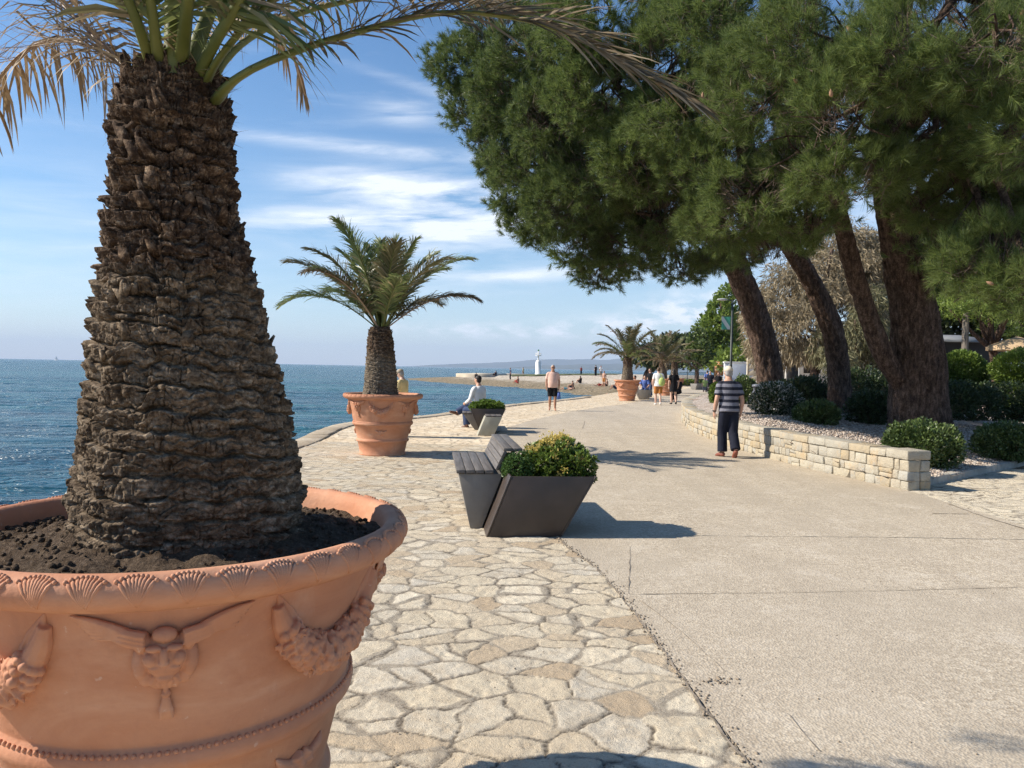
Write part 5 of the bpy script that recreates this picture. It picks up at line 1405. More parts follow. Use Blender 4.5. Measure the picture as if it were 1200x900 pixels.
_pv, _a = np.array([-.1, 7.1]), R_(6.0)
_d = np.array([.1, 8.0]) - _pv
U1.location = (_pv[0] + _d[0] * math.cos(_a) - _d[1] * math.sin(_a) + .055, _pv[1] + _d[0] * math.sin(_a) + _d[1] * math.cos(_a), 0.012); U1.rotation_euler = (0, 0, _a)
U2 = thing('bench_planter', 'bench with a pale slanted end panel and dark planter, where the man in white sits', 'bench', (-.6, 19.0, 0), R_(4), 'benches with planters')
part(U2, 'bench_body', BN_LIGHT, [([(-.27, 0), (.11, 0), (.30, .44), (-.10, .44)], -1.18, -.52)], .004)
part(U2, 'top_plank', PLANK, [([(-.08 + k * .13, .445), (.04 + k * .13, .445), (.04 + k * .13, .475), (-.08 + k * .13, .475)], -1.17, -.5) for k in range(3)], .003)
open_box(U2, -.18, .14, -.44, .43, .60, -.48, .42, PL_METAL)
part(U2, 'bench_body', BN_METAL, [([(-.30, 0), (.0, 0), (-.0, .40), (-.60, .40)], .46, 2.0)], .004)
part(U2, 'seat_plank', PLANK, [([(-.62 + k * .12, .405), (-.51 + k * .12, .405), (-.51 + k * .12, .44), (-.62 + k * .12, .44)], .45, 2.0) for k in range(5)], .003)
def small_bench(label, px, py, rz, wdt=.8):
    g_ = gr(px, py)
    u = thing('bench_planter', label, 'bench', (g_[0], g_[1] + .4, 0), rz, 'benches with planters')
    open_box(u, -.26, .26, -.42, .42, .55, -.42, .42, BN_METAL)
    part(u, 'bench_body', BN_METAL, [([(-.26, 0), (.1, 0), (.1, .40), (-.48, .40)], .45, 1.9)], .004)
    part(u, 'seat_plank', PLANK, [([(-.5 + k * .12, .405), (-.39 + k * .12, .405), (-.39 + k * .12, .44), (-.5 + k * .12, .44)], .44, 1.9) for k in range(5)], .003)
    return u
U3 = small_bench('far grey planter bench beside the first far palm pot', 756, 468.5, R_(-8))
U4 = small_bench('farthest grey planter bench near the low hedge and the child', 818, 457, R_(-60))

# flowering bushes growing in the planters: rosettes of glossy leaves
PIT = leafmat('glossy_rosette_leaf', (.07, .12, .02), (.21, .285, .06), .32, .28, .5)
PIT2 = leafmat('fine_bush_leaf', (.055, .115, .028), (.13, .215, .06), .4, .2, .4)
YEL = leafmat('yellow_blossom', (.60, .47, .12), (.82, .70, .30), .6, .3, .2)
def rosette_bush(label, base, lobes, n, leaf, mat, flowers, seed, name='bush', cat='bush'):
    root = thing(name, label, cat, base, 0, 'bushes growing in the planters')
    fo, fl, st = MB(), MB(), MB(); L0 = np.array(base, float)
    tot = sum(l[3] ** 1.0 * l[5] for l in lobes)
    for k, l in enumerate(lobes):
        q = int(n * l[3] * l[5] / tot)
        p, u = shell_points(l[:3], l[3:], q, .78, 1.05, seed + k, 4.0, .30)
        ok = p[:, 2] > -.04; p, u = p[ok], u[ok]
        A = norm(u * .8 + np.array([0, 0, .5]) + rng.normal(0, .3, u.shape))
        for j in range(9):
            e1 = rng.normal(0, 1, A.shape); e1 = norm(e1 - A * (e1 * A).sum(1, keepdims=True))
            t = rng.uniform(.25, 1.25, len(p))[:, None]
            leaves(fo, p, norm(A * np.cos(t) + e1 * np.sin(t)), leaf, .42, 0, .3)
        for (fx, fy, fz, fr) in flowers:
            dd = np.linalg.norm(p - np.array([fx, fy, fz]), axis=1)
            for i in np.where((dd < fr) & (rng.random(len(p)) < .95))[0]:
                for j in range(16):
                    s = rng.normal(0, .019, 3); c_ = p[i] + A[i] * .028 + s
                    leaves(fl, c_[None].repeat(3, 0), rand_unit(3) * .5 + A[i][None] * .8, .021, .75)
        for j in range(12):
            e = np.array(l[:3]) + rand_unit(1)[0] * np.array(l[3:]) * .75
            st.add(*tube(smooth_path(np.array([[l[0] * .6, l[1] * .6, -.08], (np.array([l[0] * .6, l[1] * .6, -.08]) + e) / 2 + rng.normal(0, .02, 3), e]), 6), np.linspace(.008, .003, 6), 5))
    fo.build('foliage', mat, root); st.build('stems', STEM, root)
    if fl.V: fl.build('blossom', YEL, root)
    return root
rosette_bush('bush with yellow blossom on top, filling the nearest planter', (.45, 7.55, .53), [(.0, 0, .14, .30, .30, .22), (.17, -.12, .10, .20, .22, .18), (-.12, .0, .12, .20, .24, .18), (.03, .12, .25, .17, .2, .11)], 1150, .050, PIT,
             [(.03, .10, .37, .13), (-.06, .0, .31, .08), (-.20, -.05, .24, .09), (.12, -.1, .27, .05), (.2, -.2, .16, .05), (-.02, -.25, .2, .05), (.05, -.3, .08, .05)], 61)
rosette_bush('smaller fine leaved green bush at the left corner of the nearest planter', (.08, 7.45, .53), [(0, 0, .08, .16, .2, .15), (-.06, .05, .06, .10, .14, .12)], 800, .030, PIT2, [], 62)
rosette_bush('bright green bush in the planter beside the man in white', (-.60, 18.95, .55), [(-.18, 0, .08, .24, .3, .14), (.18, 0, .08, .24, .3, .13), (0, .0, .10, .24, .3, .14)], 900, .055, leafmat('lime_bush_leaf', (.08, .15, .02), (.22, .31, .06), .45, .25, .35), [], 63)

# ---- things farther along
LAMPM = simple('lamp_metal', (.035, .045, .042), .5, .1)
WHITE = simple('white_paint', (.78, .77, .74), .6, .06, 3)
g_ = at(856.5, 430, 36.0); lx, ly = g_[0], g_[1]
T = thing('street_lamp', 'tall dark street lamp with a green and white banner', 'street lamp', (lx, ly, 0.0))
zt = at(857, 352, 36.0)[2]
V, F = tube([(0, 0, 0), (0, 0, 1.0), (0, 0, zt)], [.09, .065, .05], 12); MB().add(V, F).build('pole', LAMPM, T, True)
MB().add(*tube([(0, 0, zt - .02), (-.28, 0, zt + .03)], .025, 8)).build('arm', LAMPM, T, True)
V, F = ellipsoid((-.48, 0, zt + .03), (.26, .12, .055), 8, 14); MB().add(V, F).build('lamp_head', simple('lamp_shell', (.45, .46, .46), .4), T, True)
bn = MB(); bz0, bz1 = at(850, 386, 36)[2], at(850, 371, 36)[2]
xs = np.linspace(-.50, -.07, 9); zs = np.linspace(bz0, bz1, 9)
V = np.array([(x, .03 * math.sin((x * 9) + (z * 4)), z) for z in zs for x in xs]); Vb = V + np.array([0, .006, 0])
bn.add(V, gridf(9, 9)); bn.add(Vb, gridf(9, 9)[:, ::-1])
m = NT('banner_cloth'); c = m.coord('Generated'); sx = m.new('ShaderNodeSeparateXYZ'); m.t.links.new(c, sx.inputs[0])
d1 = m.math('ABSOLUTE', m.math('SUBTRACT', m.math('ADD', sx.outputs[0], sx.outputs[2]), .95))
BANN = m.out(m.ramp(d1, [(.0, (.75, .82, .78)), (.24, (.75, .82, .78)), (.27, (.10, .42, .30)), (1, (.10, .42, .30))]), .7, .2)
bn.build('banner', BANN, T, True)
MB().add(*tube([(0, 0, bz1 + .02), (-.52, 0, bz1 + .02)], .012, 6)).add(*tube([(0, 0, bz0 - .02), (-.52, 0, bz0 - .02)], .012, 6)).build('banner_rods', LAMPM, T)

g_ = gr(630.5, 438.6, .45); s = g_[1] / FPX * .9
BZ = BEACH_Z(g_[0], g_[1])
T = thing('harbour_beacon', 'white harbour light with a mast on the end of the spit', 'beacon', (g_[0], g_[1], BZ))
z0 = .45 - BZ
MB().add(*lathe([(0, -.3), (4.0 * s, -.3), (4.0 * s, z0 + .2), (3.5 * s, z0 + .2), (3.5 * s, z0 + 16 * s), (3.1 * s, z0 + 16.6 * s), (2.4 * s, z0 + 18 * s), (0, z0 + 18 * s)], 24)).build('base', WHITE, T, True)
MB().add(*lathe([(1.1 * s, z0 + 17 * s), (.8 * s, z0 + 24 * s), (0.8 * s, z0 + 30 * s), (0, z0 + 30 * s)], 12)).build('mast', WHITE, T, True)
MB().add(*lathe([(0, z0 + 24 * s), (3.8 * s, z0 + 24 * s), (3.8 * s, z0 + 24.8 * s), (0, z0 + 24.8 * s)], 20)).build('platform', WHITE, T)
mb = MB()
for k in range(8):
    a_ = k * math.pi / 4; mb.add(*tube([(3.6 * s * math.cos(a_), 3.6 * s * math.sin(a_), z0 + 24.8 * s), (3.6 * s * math.cos(a_), 3.6 * s * math.sin(a_), z0 + 27.4 * s)], .25 * s, 5))
mb.add(*tube([(3.6 * s * math.cos(a_), 3.6 * s * math.sin(a_), z0 + 27.4 * s) for a_ in np.linspace(0, 2 * math.pi, 25)], .22 * s, 5, False)); mb.build('railing', WHITE, T)
MB().add(*lathe([(0, z0 + 30 * s), (1.0 * s, z0 + 30.1 * s), (1.0 * s, z0 + 31.6 * s), (.5 * s, z0 + 32.3 * s), (0, z0 + 32.4 * s)], 12)).build('lantern', simple('beacon_lantern', (.12, .30, .16), .3), T, True)

# low stone breakwater head and grass strip on the spit
bw = MB()
P0, P1 = gr(566, 441, .1), gr(592, 446, -.3)
m_ = simple('breakwater_stone', (.50, .43, .33), .9, .2, .6)
for k, (a, b, h) in enumerate([((565, 441.5), (590, 441.2), .55), ((590, 441.2), (625, 440.8), .45)]):
    A, B = gr(a[0], a[1], .0), gr(b[0], b[1], .0)
    t = norm(B - A); n_ = np.array([t[1], -t[0], 0]) * 1.0
    bw.add(*hexa([A + n_ - (0, 0, 1), B + n_ - (0, 0, 1), B - n_ * 5 - (0, 0, 1), A - n_ * 5 - (0, 0, 1), A + n_ * .6 + (0, 0, h * .9), B + n_ * .6 + (0, 0, h), B - n_ * 5 + (0, 0, h), A - n_ * 5 + (0, 0, h * .9)]))
o = bw.build('breakwater', m_); tag(o, 'low pale breakwater wall at the seaward end of the spit', 'breakwater')
gm = MB()
gpts = [gr(600, 439.2, .5), gr(640, 440.0, .5), gr(690, 440.5, .5), gr(722, 439.5, .5), gr(735, 437.8, .5), gr(690, 437.2, .5), gr(640, 436.8, .5), gr(600, 437, .5)]
poly = [tuple(p[:2]) for p in gpts]
X, Y = np.meshgrid(np.linspace(-2, 30, 90), np.linspace(100, 215, 110))
Zg = np.vectorize(beach_z)(X, Y) + .10 + (vnoise(X * 1.5, Y * 1.5, 0, 2) - .5) * .12
Fg = gridf(110, 90); cx_, cy_ = X.ravel()[Fg].mean(1), Y.ravel()[Fg].mean(1); Fg = Fg[inside(cx_, cy_, poly)]
gm.add(np.stack([X, Y, Zg], -1).reshape(-1, 3), Fg)
tag(gm.build('grass', simple('spit_grass', (.105, .115, .04), .9, .4, .5)), kind='stuff')

# sailing boat far out
g_ = at(66, 421.5, 1900)
T = thing('sailing_boat', 'tiny white sailing boat on the left horizon', 'boat', (g_[0], g_[1], SEA_Z))
V, F = ellipsoid((0, 0, .3), (5, 1.6, 1.2), 8, 14); MB().add(V, F).build('hull', WHITE, T, True)
MB().add(*tube([(0, 0, 0), (0, 0, 12)], .12, 6)).build('mast', WHITE, T)
MB().add(np.array([(-.2, 0, 1.6), (-4, .3, 1.6), (-.2, 0, 11.6), (.2, 0, 1.6), (4.4, .3, 1.2), (.2, 0, 10), (-.2, .05, 1.6), (-4, .35, 1.6), (-.2, .05, 11.6)]), np.array([[0, 1, 2], [3, 4, 5]])).build('sail', WHITE, T)

# cafe parasols, fence, low hedge, screens and walls beyond the palms
def parasol(label, px, py, d, r_, zb, mat, sides=8, hgt=None):
    c_ = at(px, py, d); T = thing('parasol', label, 'parasol', (c_[0], c_[1], zb), 0, 'garden parasols')
    z = c_[2] - zb
    t = np.linspace(0, 2 * np.pi, sides, endpoint=False)
    V = [[0, 0, z + r_ * .38]]
    for rr_, zz_ in ((.5, .2), (1, 0)):
        V += [[r_ * rr_ * math.cos(a), r_ * rr_ * math.sin(a), z + r_ * zz_] for a in t]
    V += [[r_ * math.cos(a), r_ * math.sin(a), z - .14] for a in t]
    V = np.array(V); F3 = np.array([[0, 1 + k, 1 + (k + 1) % sides] for k in range(sides)])
    F4 = np.array([[1 + s_ * sides + k, 1 + (s_ + 1) * sides + k, 1 + (s_ + 1) * sides + (k + 1) % sides, 1 + s_ * sides + (k + 1) % sides] for s_ in range(2) for k in range(sides)])
    MB().add(V, [F3, F4]).build('canopy', mat, T)
    MB().add(*tube([(0, 0, 0), (0, 0, z + r_ * .3)], .03, 8)).build('pole', LAMPM, T)
    mb = MB()
    for a in t: mb.add(*tube([(0, 0, z + r_ * .34), (r_ * .98 * math.cos(a), r_ * .98 * math.sin(a), z - .012)], .012, 4))
    mb.build('ribs', LAMPM, T)
    return T
PWHITE = simple('parasol_canvas', (.72, .72, .70), .8, .06); PBEIGE = simple('parasol_thatch', (.46, .33, .20), .9, .25, 12)
parasol('white cafe parasol behind the far palms, left one', 806, 415, 80, 1.5, 0, PWHITE)
parasol('white cafe parasol left of the bright green tree, second one', 815, 413, 76, 1.4, 0, PWHITE)
parasol('white cafe parasol under the bright green tree', 846, 409, 74, 1.2, 0, PWHITE)
parasol('beige straw parasol at the right edge behind the clipped domes', 1192, 406, 24, .85, .6, PBEIGE, 14)
T = thing('railing_fence', 'dark upright railing in front of the cafe parasols', 'fence', (*gr(808, 448)[:2], 0))
fx = np.linspace(-1.6, 2.6, 43)
mb = MB()
for x in fx: mb.add(*box(x - .02, x + .02, -.01, .01, .55, 1.45))
mb.build('bars', LAMPM, T)
part(T, 'rail', LAMPM, [([(-1.65, 1.45), (2.65, 1.45), (2.65, 1.52), (-1.65, 1.52)], -.03, .03)], 0)
part(T, 'rail', LAMPM, [([(-1.65, .48), (2.65, .48), (2.65, .55), (-1.65, .55)], -.03, .03)], 0)
part(T, 'plinth', simple('plinth_stone', (.52, .48, .42), .9, .1), [([(-1.7, -.1), (2.7, -.1), (2.7, .48), (-1.7, .48)], -.12, .12)], .01)
C_ = gr(812, 452)
shrub('hedge', 'low yellow green hedge at the foot of the dark railing', (C_[0], C_[1], 0), [(x, 0, .30, .5, .4, .38) for x in np.arange(-1.6, 2.2, .5)], 2600, .12, leafmat('lime_hedge_leaf', (.13, .18, .03), (.30, .36, .08), .5, .2, .3), 'hedge', seed=71, stem=False)
def panel(name, label, cat, px0, px1, py0, py1, d, mat, thick=.08, detail=None):
    a, b = at(px0, py1, d), at(px1, py0, d)
    T = thing(name, label, cat, ((a[0] + b[0]) / 2, d, 0.0)); w_ = (b[0] - a[0]) / 2
    return T, w_, a[2], b[2]
T, w_, z0, z1 = panel('info_board', 'orange poster board near the street lamp foot', 'board', 837, 848, 424, 440, 56, None)
part(T, 'frame', LAMPM, [([(-w_ - .04, 0), (-w_, 0), (-w_, z1 + .04), (-w_ - .04, z1 + .04)], -.04, .04), ([(w_, 0), (w_ + .04, 0), (w_ + .04, z1 + .04), (w_, z1 + .04)], -.04, .04)], 0)
m = NT('orange_poster'); c = m.coord('Generated'); nn_ = m.noise(c, 6, 3)
part(T, 'poster', m.out(m.ramp(nn_, [(.4, (.62, .24, .06)), (.52, (.66, .34, .14)), (.62, (.55, .50, .42))]), .6, .3), [([(-w_, z0), (w_, z0), (w_, z1), (-w_, z1)], -.02, .02)], 0)
T, w_, z0, z1 = panel('garden_wall', 'pale bluish white wall left of the slatted screen', 'wall', 848, 884, 426, 452, 50, None)
part(T, 'wall_face', simple('pale_wall', (.62, .66, .70), .85, .06), [([(-w_, -.1), (w_, -.1), (w_, z1), (-w_, z1)], -.1, .1)], .01)
part(T, 'coping', WHITE, [([(-w_ - .05, z1 + .003), (w_ + .05, z1 + .003), (w_ + .05, z1 + .09), (-w_ - .05, z1 + .09)], -.16, .16)], .01)
T, w_, z0, z1 = panel('slatted_screen', 'cream slatted screen leaning beside the farthest pine trunk', 'screen', 876, 901, 419, 455, 31, None)
CRM = simple('cream_paint', (.70, .62, .48), .7, .06)
pl = []
for k in range(7):
    t0 = k / 7; zz0 = .4 + (z1 - .4) * t0; zz1 = .4 + (z1 - .4) * (t0 + .115)
    pl.append(([(-w_ + .02, zz0), (w_ - .02, zz0 + .22), (w_ - .02, zz1 + .22), (-w_ + .02, zz1)], -.02, .02))
part(T, 'slats', CRM, pl, .004)
part(T, 'frame', CRM, [([(-w_ - .05, 0), (-w_ + .01, 0), (-w_ + .01, z1), (-w_ - .05, z1)], -.035, .035), ([(w_ - .01, 0), (w_ + .05, 0), (w_ + .05, z1 + .3), (w_ - .01, z1 + .3)], -.035, .035)], .004)
# low building behind the pines
T, w_, z0, z1 = panel('low_building', 'low whitish building seen between the farthest and the slim pine trunk', 'building', 915, 1040, 424, 450, 37, None)
WALLM = simple('render_wall', (.60, .56, .50), .9, .1, 1.2); DARK = simple('dark_opening', (.02, .02, .022), .4)
part(T, 'wall_face', WALLM, [([(-w_, .3), (w_, .3), (w_, z1 + .7), (-w_, z1 + .7)], 0, 3)], .01)
for xx, ww, nm in ((-w_ + .55, .28, 'door'), (-w_ + 1.5, .42, 'window'), (-w_ + 2.7, .42, 'window'), (.9, .5, 'window'), (2.2, .4, 'door')):
    zl, zh = (.6, z1 + .25) if nm == 'door' else (z0 + .55, z1 + .2)
    q_ = part(T, nm, DARK, [([(xx - ww, zl), (xx + ww, zl), (xx + ww, zh), (xx - ww, zh)], -.01, .05)], 0)
    part(q_, 'frame', WHITE, [([(xx - ww - .06, zl), (xx - ww, zl), (xx - ww, zh + .06), (xx - ww - .06, zh + .06)], -.04, .06), ([(xx + ww, zl), (xx + ww + .06, zl), (xx + ww + .06, zh + .06), (xx + ww, zh + .06)], -.04, .06), ([(xx - ww + .002, zh), (xx + ww - .002, zh), (xx + ww - .002, zh + .06), (xx - ww + .002, zh + .06)], -.04, .06)], 0)
part(T, 'roof', simple('roof_felt', (.16, .14, .13), .9), [([(-w_ - .3, z1 + .703), (w_ + .3, z1 + .703), (w_ + .3, z1 + .9), (-w_ - .3, z1 + .9)], -.4, 3.3)], .01)
# kiosk on the right
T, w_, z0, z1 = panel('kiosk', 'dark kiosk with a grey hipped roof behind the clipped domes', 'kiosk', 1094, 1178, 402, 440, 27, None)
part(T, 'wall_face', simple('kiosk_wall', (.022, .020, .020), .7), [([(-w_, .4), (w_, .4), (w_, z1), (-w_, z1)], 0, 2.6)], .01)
rf = np.array([(-w_ - .2, -.25, z1 + .003), (w_ + .2, -.25, z1 + .003), (w_ + .2, 2.85, z1 + .003), (-w_ - .2, 2.85, z1 + .003), (-w_ * .3, 1.3, z1 + .32), (w_ * .3, 1.3, z1 + .32)])
MB().add(rf, [np.array([[0, 1, 5, 4], [2, 3, 4, 5]]), np.array([[1, 2, 5], [3, 0, 4]]), np.array([[3, 2, 1, 0]])]).build('roof', simple('kiosk_roof', (.20, .21, .22), .6), T)
part(T, 'counter', simple('kiosk_counter', (.3, .28, .25), .6), [([(-w_ * .8, 1.25), (w_ * .8, 1.25), (w_ * .8, 1.30), (-w_ * .8, 1.30)], -.3, -.003)], .005)
c_ = at(1131, 400, 24)
T = thing('garden_post', 'whitish round post rising above the kiosk roof', 'post', (c_[0], 24, .6))
MB().add(*lathe([(0, 0), (.11, 0), (.10, 1.1), (.095, at(1131, 366, 24)[2] - .6), (0, at(1131, 366, 24)[2] - .6)], 14)).build('shaft', simple('post_paint', (.13, .11, .09), .8), T, True)
MB().add(*lathe([(0, 0), (.17, 0), (.17, .12), (.12, .15), (0, .15)], 14)).build('foot', simple('post_foot', (.4, .38, .34), .8), T)
b_ = at(887, 462, 20.5)
T = thing('bollard_light', 'short grey bollard light among the shrubs behind the striped man', 'bollard', (b_[0], b_[1], float(bed_z(b_[0], b_[1]))))
zt_ = at(887, 450, 20.5)[2] - T.location[2]
MB().add(*lathe([(0, -.05), (.13, -.05), (.13, zt_ - .22), (.11, zt_ - .20), (0, zt_ - .20)], 18)).build('post', simple('bollard_grey', (.10, .11, .13), .5), T, True)
MB().add(*lathe([(.10, zt_ - .22), (.10, zt_ - .08), (.135, zt_ - .08), (.13, zt_ - .02), (.05, zt_), (0, zt_)], 18)).build('cap', simple('bollard_cap', (.13, .14, .17), .4), T, True)
# ================================================================== PEOPLE
def skinmat(name, col): return simple(name, col, .55, .08, 9, .35)
SK1 = skinmat('skin_fair', (.52, .30, .21)); SK2 = skinmat('skin_tanned', (.40, .215, .14)); SK3 = skinmat('skin_light', (.58, .38, .29))
HAIR_D = simple('hair_dark', (.018, .014, .012), .6, .3, 40); HAIR_G = simple('hair_grey', (.34, .32, .30), .7, .2, 40); HAIR_B = simple('hair_brown', (.09, .055, .03), .6, .3, 40)
def cloth(name, col, var=.1): return simple(name, col, .85, var, 9, .15, bump=.35, bscale=14)
def vx(a): return np.asarray(a, float)
def limb(mb, pts, rad, n=14, sub=14):
    P = smooth_path(vx(pts), sub); R0 = np.interp(np.linspace(0, 1, sub), np.linspace(0, 1, len(rad)), rad)
    mb.add(*tube(P, R0, n))
STAND = dict(hip=(0, 0, .93), chest=(0, 0, 1.30), neck=(0, .005, 1.49), head=(0, .03, 1.635),
             sL=(-.170, 0, 1.405), eL=(-.235, -.02, 1.13), wL=(-.235, .06, .88), hL=(-.235, .09, .79),
             sR=(.170, 0, 1.405), eR=(.235, -.02, 1.13), wR=(.235, .06, .88), hR=(.235, .09, .79),
             pL=(-.09, 0, .91), kL=(-.10, .02, .49), aL=(-.10, -.02, .085), tL=(-.115, .14, .03),
             pR=(.09, 0, .91), kR=(.10, .02, .49), aR=(.10, -.02, .085), tR=(.115, .14, .03))
def torso(mb, J, inf=0.0, top=True, low=True, belly=0.0, wide=1.0, hem=False):
    h, c_, n_ = vx(J['hip']), vx(J['chest']), vx(J['neck'])
    sd = vx(J['sR']) - vx(J['sL']); sd = sd / np.linalg.norm(sd)
    fw = np.cross(np.array([0, 0, 1.]), sd)
    P = [h - (n_ - h) * .14, h, h + (c_ - h) * .42 + fw * belly * .5, c_ + fw * belly * .15, c_ + (n_ - c_) * .55, n_ - (n_ - c_) * .08, n_ + (vx(J['head']) - n_) * .35]
    rx = [.125, .168, .148 + belly * .4, .172, .168, .088, .056]; ry = [.095, .122, .108 + belly, .122, .10, .072, .058]
    if hem: rx[0], rx[1], ry[0], ry[1] = .170, .168, .128 + belly * .5, .126 + belly * .7; P[0] = h - (n_ - h) * .10
    k = slice(0 if low else 2, 7 if top else (6 if hem else 5))
    P, rx, ry = vx(P)[k], vx(rx)[k] * wide + inf, vx(ry)[k] + inf
    Q = smooth_path(P, 22); u = np.linspace(0, 1, 22); s = np.linspace(0, 1, len(P))
    d = np.concatenate([[0], np.cumsum(np.linalg.norm(np.diff(P, axis=0), axis=1))]); d /= d[-1]
    mb.add(*tube(Q, np.interp(u, d, rx), 20, True, np.interp(u, d, ry), side=sd))
def hand(mb, w, h, inward, r=1.0):
    w, h, inward = vx(w), vx(h), norm(vx(inward)); d = norm(h - w); across = np.cross(d, inward)
    mb.add(*tube([w, w + d * .035, w + d * .085], [.026, .036, .034], 10, True, [.02, .018, .016], side=across))
    for k, l in enumerate((.066, .075, .070, .056)):
        b = w + d * .078 + across * (.027 - .018 * k)
        mb.add(*tube([b, b + d * l * .5 + inward * .008, b + d * l * .85 + inward * .026], [.0105, .0098, .008], 7))
    b = w + d * .03 + across * .03
    mb.add(*tube([b, b + across * .026 + d * .025 + inward * .012, b + across * .030 + d * .055 + inward * .022], [.013, .012, .009], 7))
def head(mb, J, look):
    c_ = vx(J['head']); f = norm(vx(look)); sd = norm(np.cross(f, np.array([0, 0, 1.]))); up = np.cross(sd, f)
    def E_(o, r3, n=12):
        V, F = ellipsoid((0, 0, 0), (1, 1, 1), n, n + 4)
        mb.add(c_ + sd * o[0] + f * o[1] + up * o[2] + V[:, :1] * sd * r3[0] + V[:, 1:2] * f * r3[1] + V[:, 2:3] * up * r3[2], F)
    E_((0, -.012, .028), (.074, .092, .086)); E_((0, .022, -.045), (.055, .062, .062)); E_((0, .048, -.078), (.030, .032, .026))
    E_((0, .088, -.012), (.011, .020, .022), 7); E_((0, .078, .018), (.010, .012, .025), 6); E_((0, .074, -.052), (.024, .014, .008), 7); E_((0, .074, -.064), (.021, .013, .008), 7)
    for s_ in (-1, 1):
        E_((s_ * .075, -.008, -.005), (.010, .022, .033), 7); E_((s_ * .034, .066, .026), (.022, .014, .008), 7); E_((s_ * .034, .060, -.020), (.024, .02, .018), 7)
    return c_, f, sd, up
def person(label, loc, rz, H, J=None, skin=SK1, hair=None, hair_len=0, top=None, sleeves='short', bottom=None, leg='long', shoe=None, cap=None, vox=.010, look=(0, 1, 0), belly=0.0, glasses=False,
           skirt=None, group=None, loose=.016, wide=1.0, cat='person', zlift=0.0):
    S = dict(STAND); S.update(J or {}); s = H / 1.75
    root = thing('person', label, cat, loc, rz, group); root.scale = (s, s, s)
    b = MB(); torso(b, S, 0, belly=belly, wide=wide)
    for q in 'LR':
        sh, e, w_, h_ = (vx(S[k + q]) for k in ('s', 'e', 'w', 'h'))
        neckw = vx(S['neck']) - (0, 0, .06)
        limb(b, [neckw * .5 + sh * .5, sh, sh + (e - sh) * .5, e, e + (w_ - e) * .35, w_], [.062, .062, .050, .041, .042, .027])
        hand(b, w_, h_, (1 if q == 'L' else -1, .35, 0))
        p, k_, a, t = (vx(S[k + q]) for k in ('p', 'k', 'a', 't'))
        limb(b, [p + (0, 0, .02), p + (k_ - p) * .35, k_, k_ + (a - k_) * .35, a], [.088, .084, .055, .056, .036])
        heel = a - norm(t - a) * .045 - (0, 0, .035 if a[2] > .06 else 0); d_ = norm(t - heel)
        b.add(*tube([heel, heel + (t - heel) * .45 + (0, 0, .012), t + d_ * .03], [.034, .042, .026], 10, True, [.034, .036, .02], side=norm(np.cross(d_, (0, 0, 1)))))
    c_, f, sd, up = head(b, S, look)
    limb(b, [vx(S['neck']) - (0, 0, .05), vx(S['neck']), c_ - up * .04], [.062, .056, .056])
    body = remesh(b.build('body', skin, root), vox, 3)
    if top:
        mb = MB(); torso(mb, S, loose, top=False, belly=belly, wide=wide, hem=True)
        for q in 'LR':
            sh, e, w_ = (vx(S[k + q]) for k in ('s', 'e', 'w')); nk = vx(S['neck']) - (0, 0, .055)
            if sleeves == 'long': limb(mb, [nk * .62 + sh * .38, sh, sh + (e - sh) * .5, e, e + (w_ - e) * .5, e + (w_ - e) * .93], [.062, .072, .066, .058, .052, .044])
            elif sleeves == 'short': limb(mb, [nk * .62 + sh * .38, sh, sh + (e - sh) * .4, sh + (e - sh) * .74], [.062, .070, .072, .074])
            else: limb(mb, [nk * .62 + sh * .38, sh * .9 + nk * .1], [.066, .07])
        remesh(mb.build('shirt', top, root), max(vox, .011), 4)
    if bottom:
        mb = MB(); h, c0 = vx(S['hip']), vx(S['chest'])
        sdv = norm(vx(S['pR']) - vx(S['pL']))
        mb.add(*tube([h - (c0 - h) * .28, h, h + (c0 - h) * .28], [.12, .168 * wide, .150 * wide + belly * .4], 18, True, [.10, .124, .110 + belly * .8], side=sdv))
        for q in 'LR':
            p, k_, a = (vx(S[k + q]) for k in ('p', 'k', 'a'))
            if leg == 'long': limb(mb, [p + (0, 0, .03), p + (k_ - p) * .4, k_, k_ + (a - k_) * .5, a + (k_ - a) * .06], [.100, .104, .094, .092, .094])
            elif leg == 'shorts': limb(mb, [p + (0, 0, .03), p + (k_ - p) * .4, p + (k_ - p) * .86], [.104, .106, .098])
        remesh(mb.build('trousers' if leg == 'long' else 'shorts', bottom, root), max(vox, .011), 4)
    if skirt:
        h = vx(S['hip']); mb = MB()
        mb.add(*tube([h + (0, 0, .12), h, h - (0, 0, .15), h - (0, 0, .30)], [.15, .18, .20, .21], 18, True, [.11, .14, .16, .17], side=(1, 0, 0)))
        remesh(mb.build('skirt', skirt, root), max(vox, .012), 3)
    if shoe:
        for q in 'LR':
            a, t = vx(S['a' + q]), vx(S['t' + q]); heel = a - norm(t - a) * .05 - (0, 0, .035 if a[2] > .06 else 0); d_ = norm(t - heel); sv = norm(np.cross(d_, (0, 0, 1)))
            mb = MB(); mb.add(*tube([heel - d_ * .01, heel + d_ * .02, heel + (t - heel) * .5 + (0, 0, .012), t + d_ * .01, t + d_ * .042], [.028, .043, .050, .046, .02], 12, True, [.03, .044, .042, .032, .016], side=sv))
            remesh(mb.build('shoe', shoe, root), .009, 2)
    def Hs(o, r3, cut=None, n=12):
        V, F = ellipsoid((0, 0, 0), (1, 1, 1), n, n + 6)
        if cut is not None:
            V[:, 2] = np.maximum(V[:, 2], cut)
        return c_ + sd * o[0] + f * o[1] + up * o[2] + V[:, :1] * sd * r3[0] + V[:, 1:2] * f * r3[1] + V[:, 2:3] * up * r3[2], F
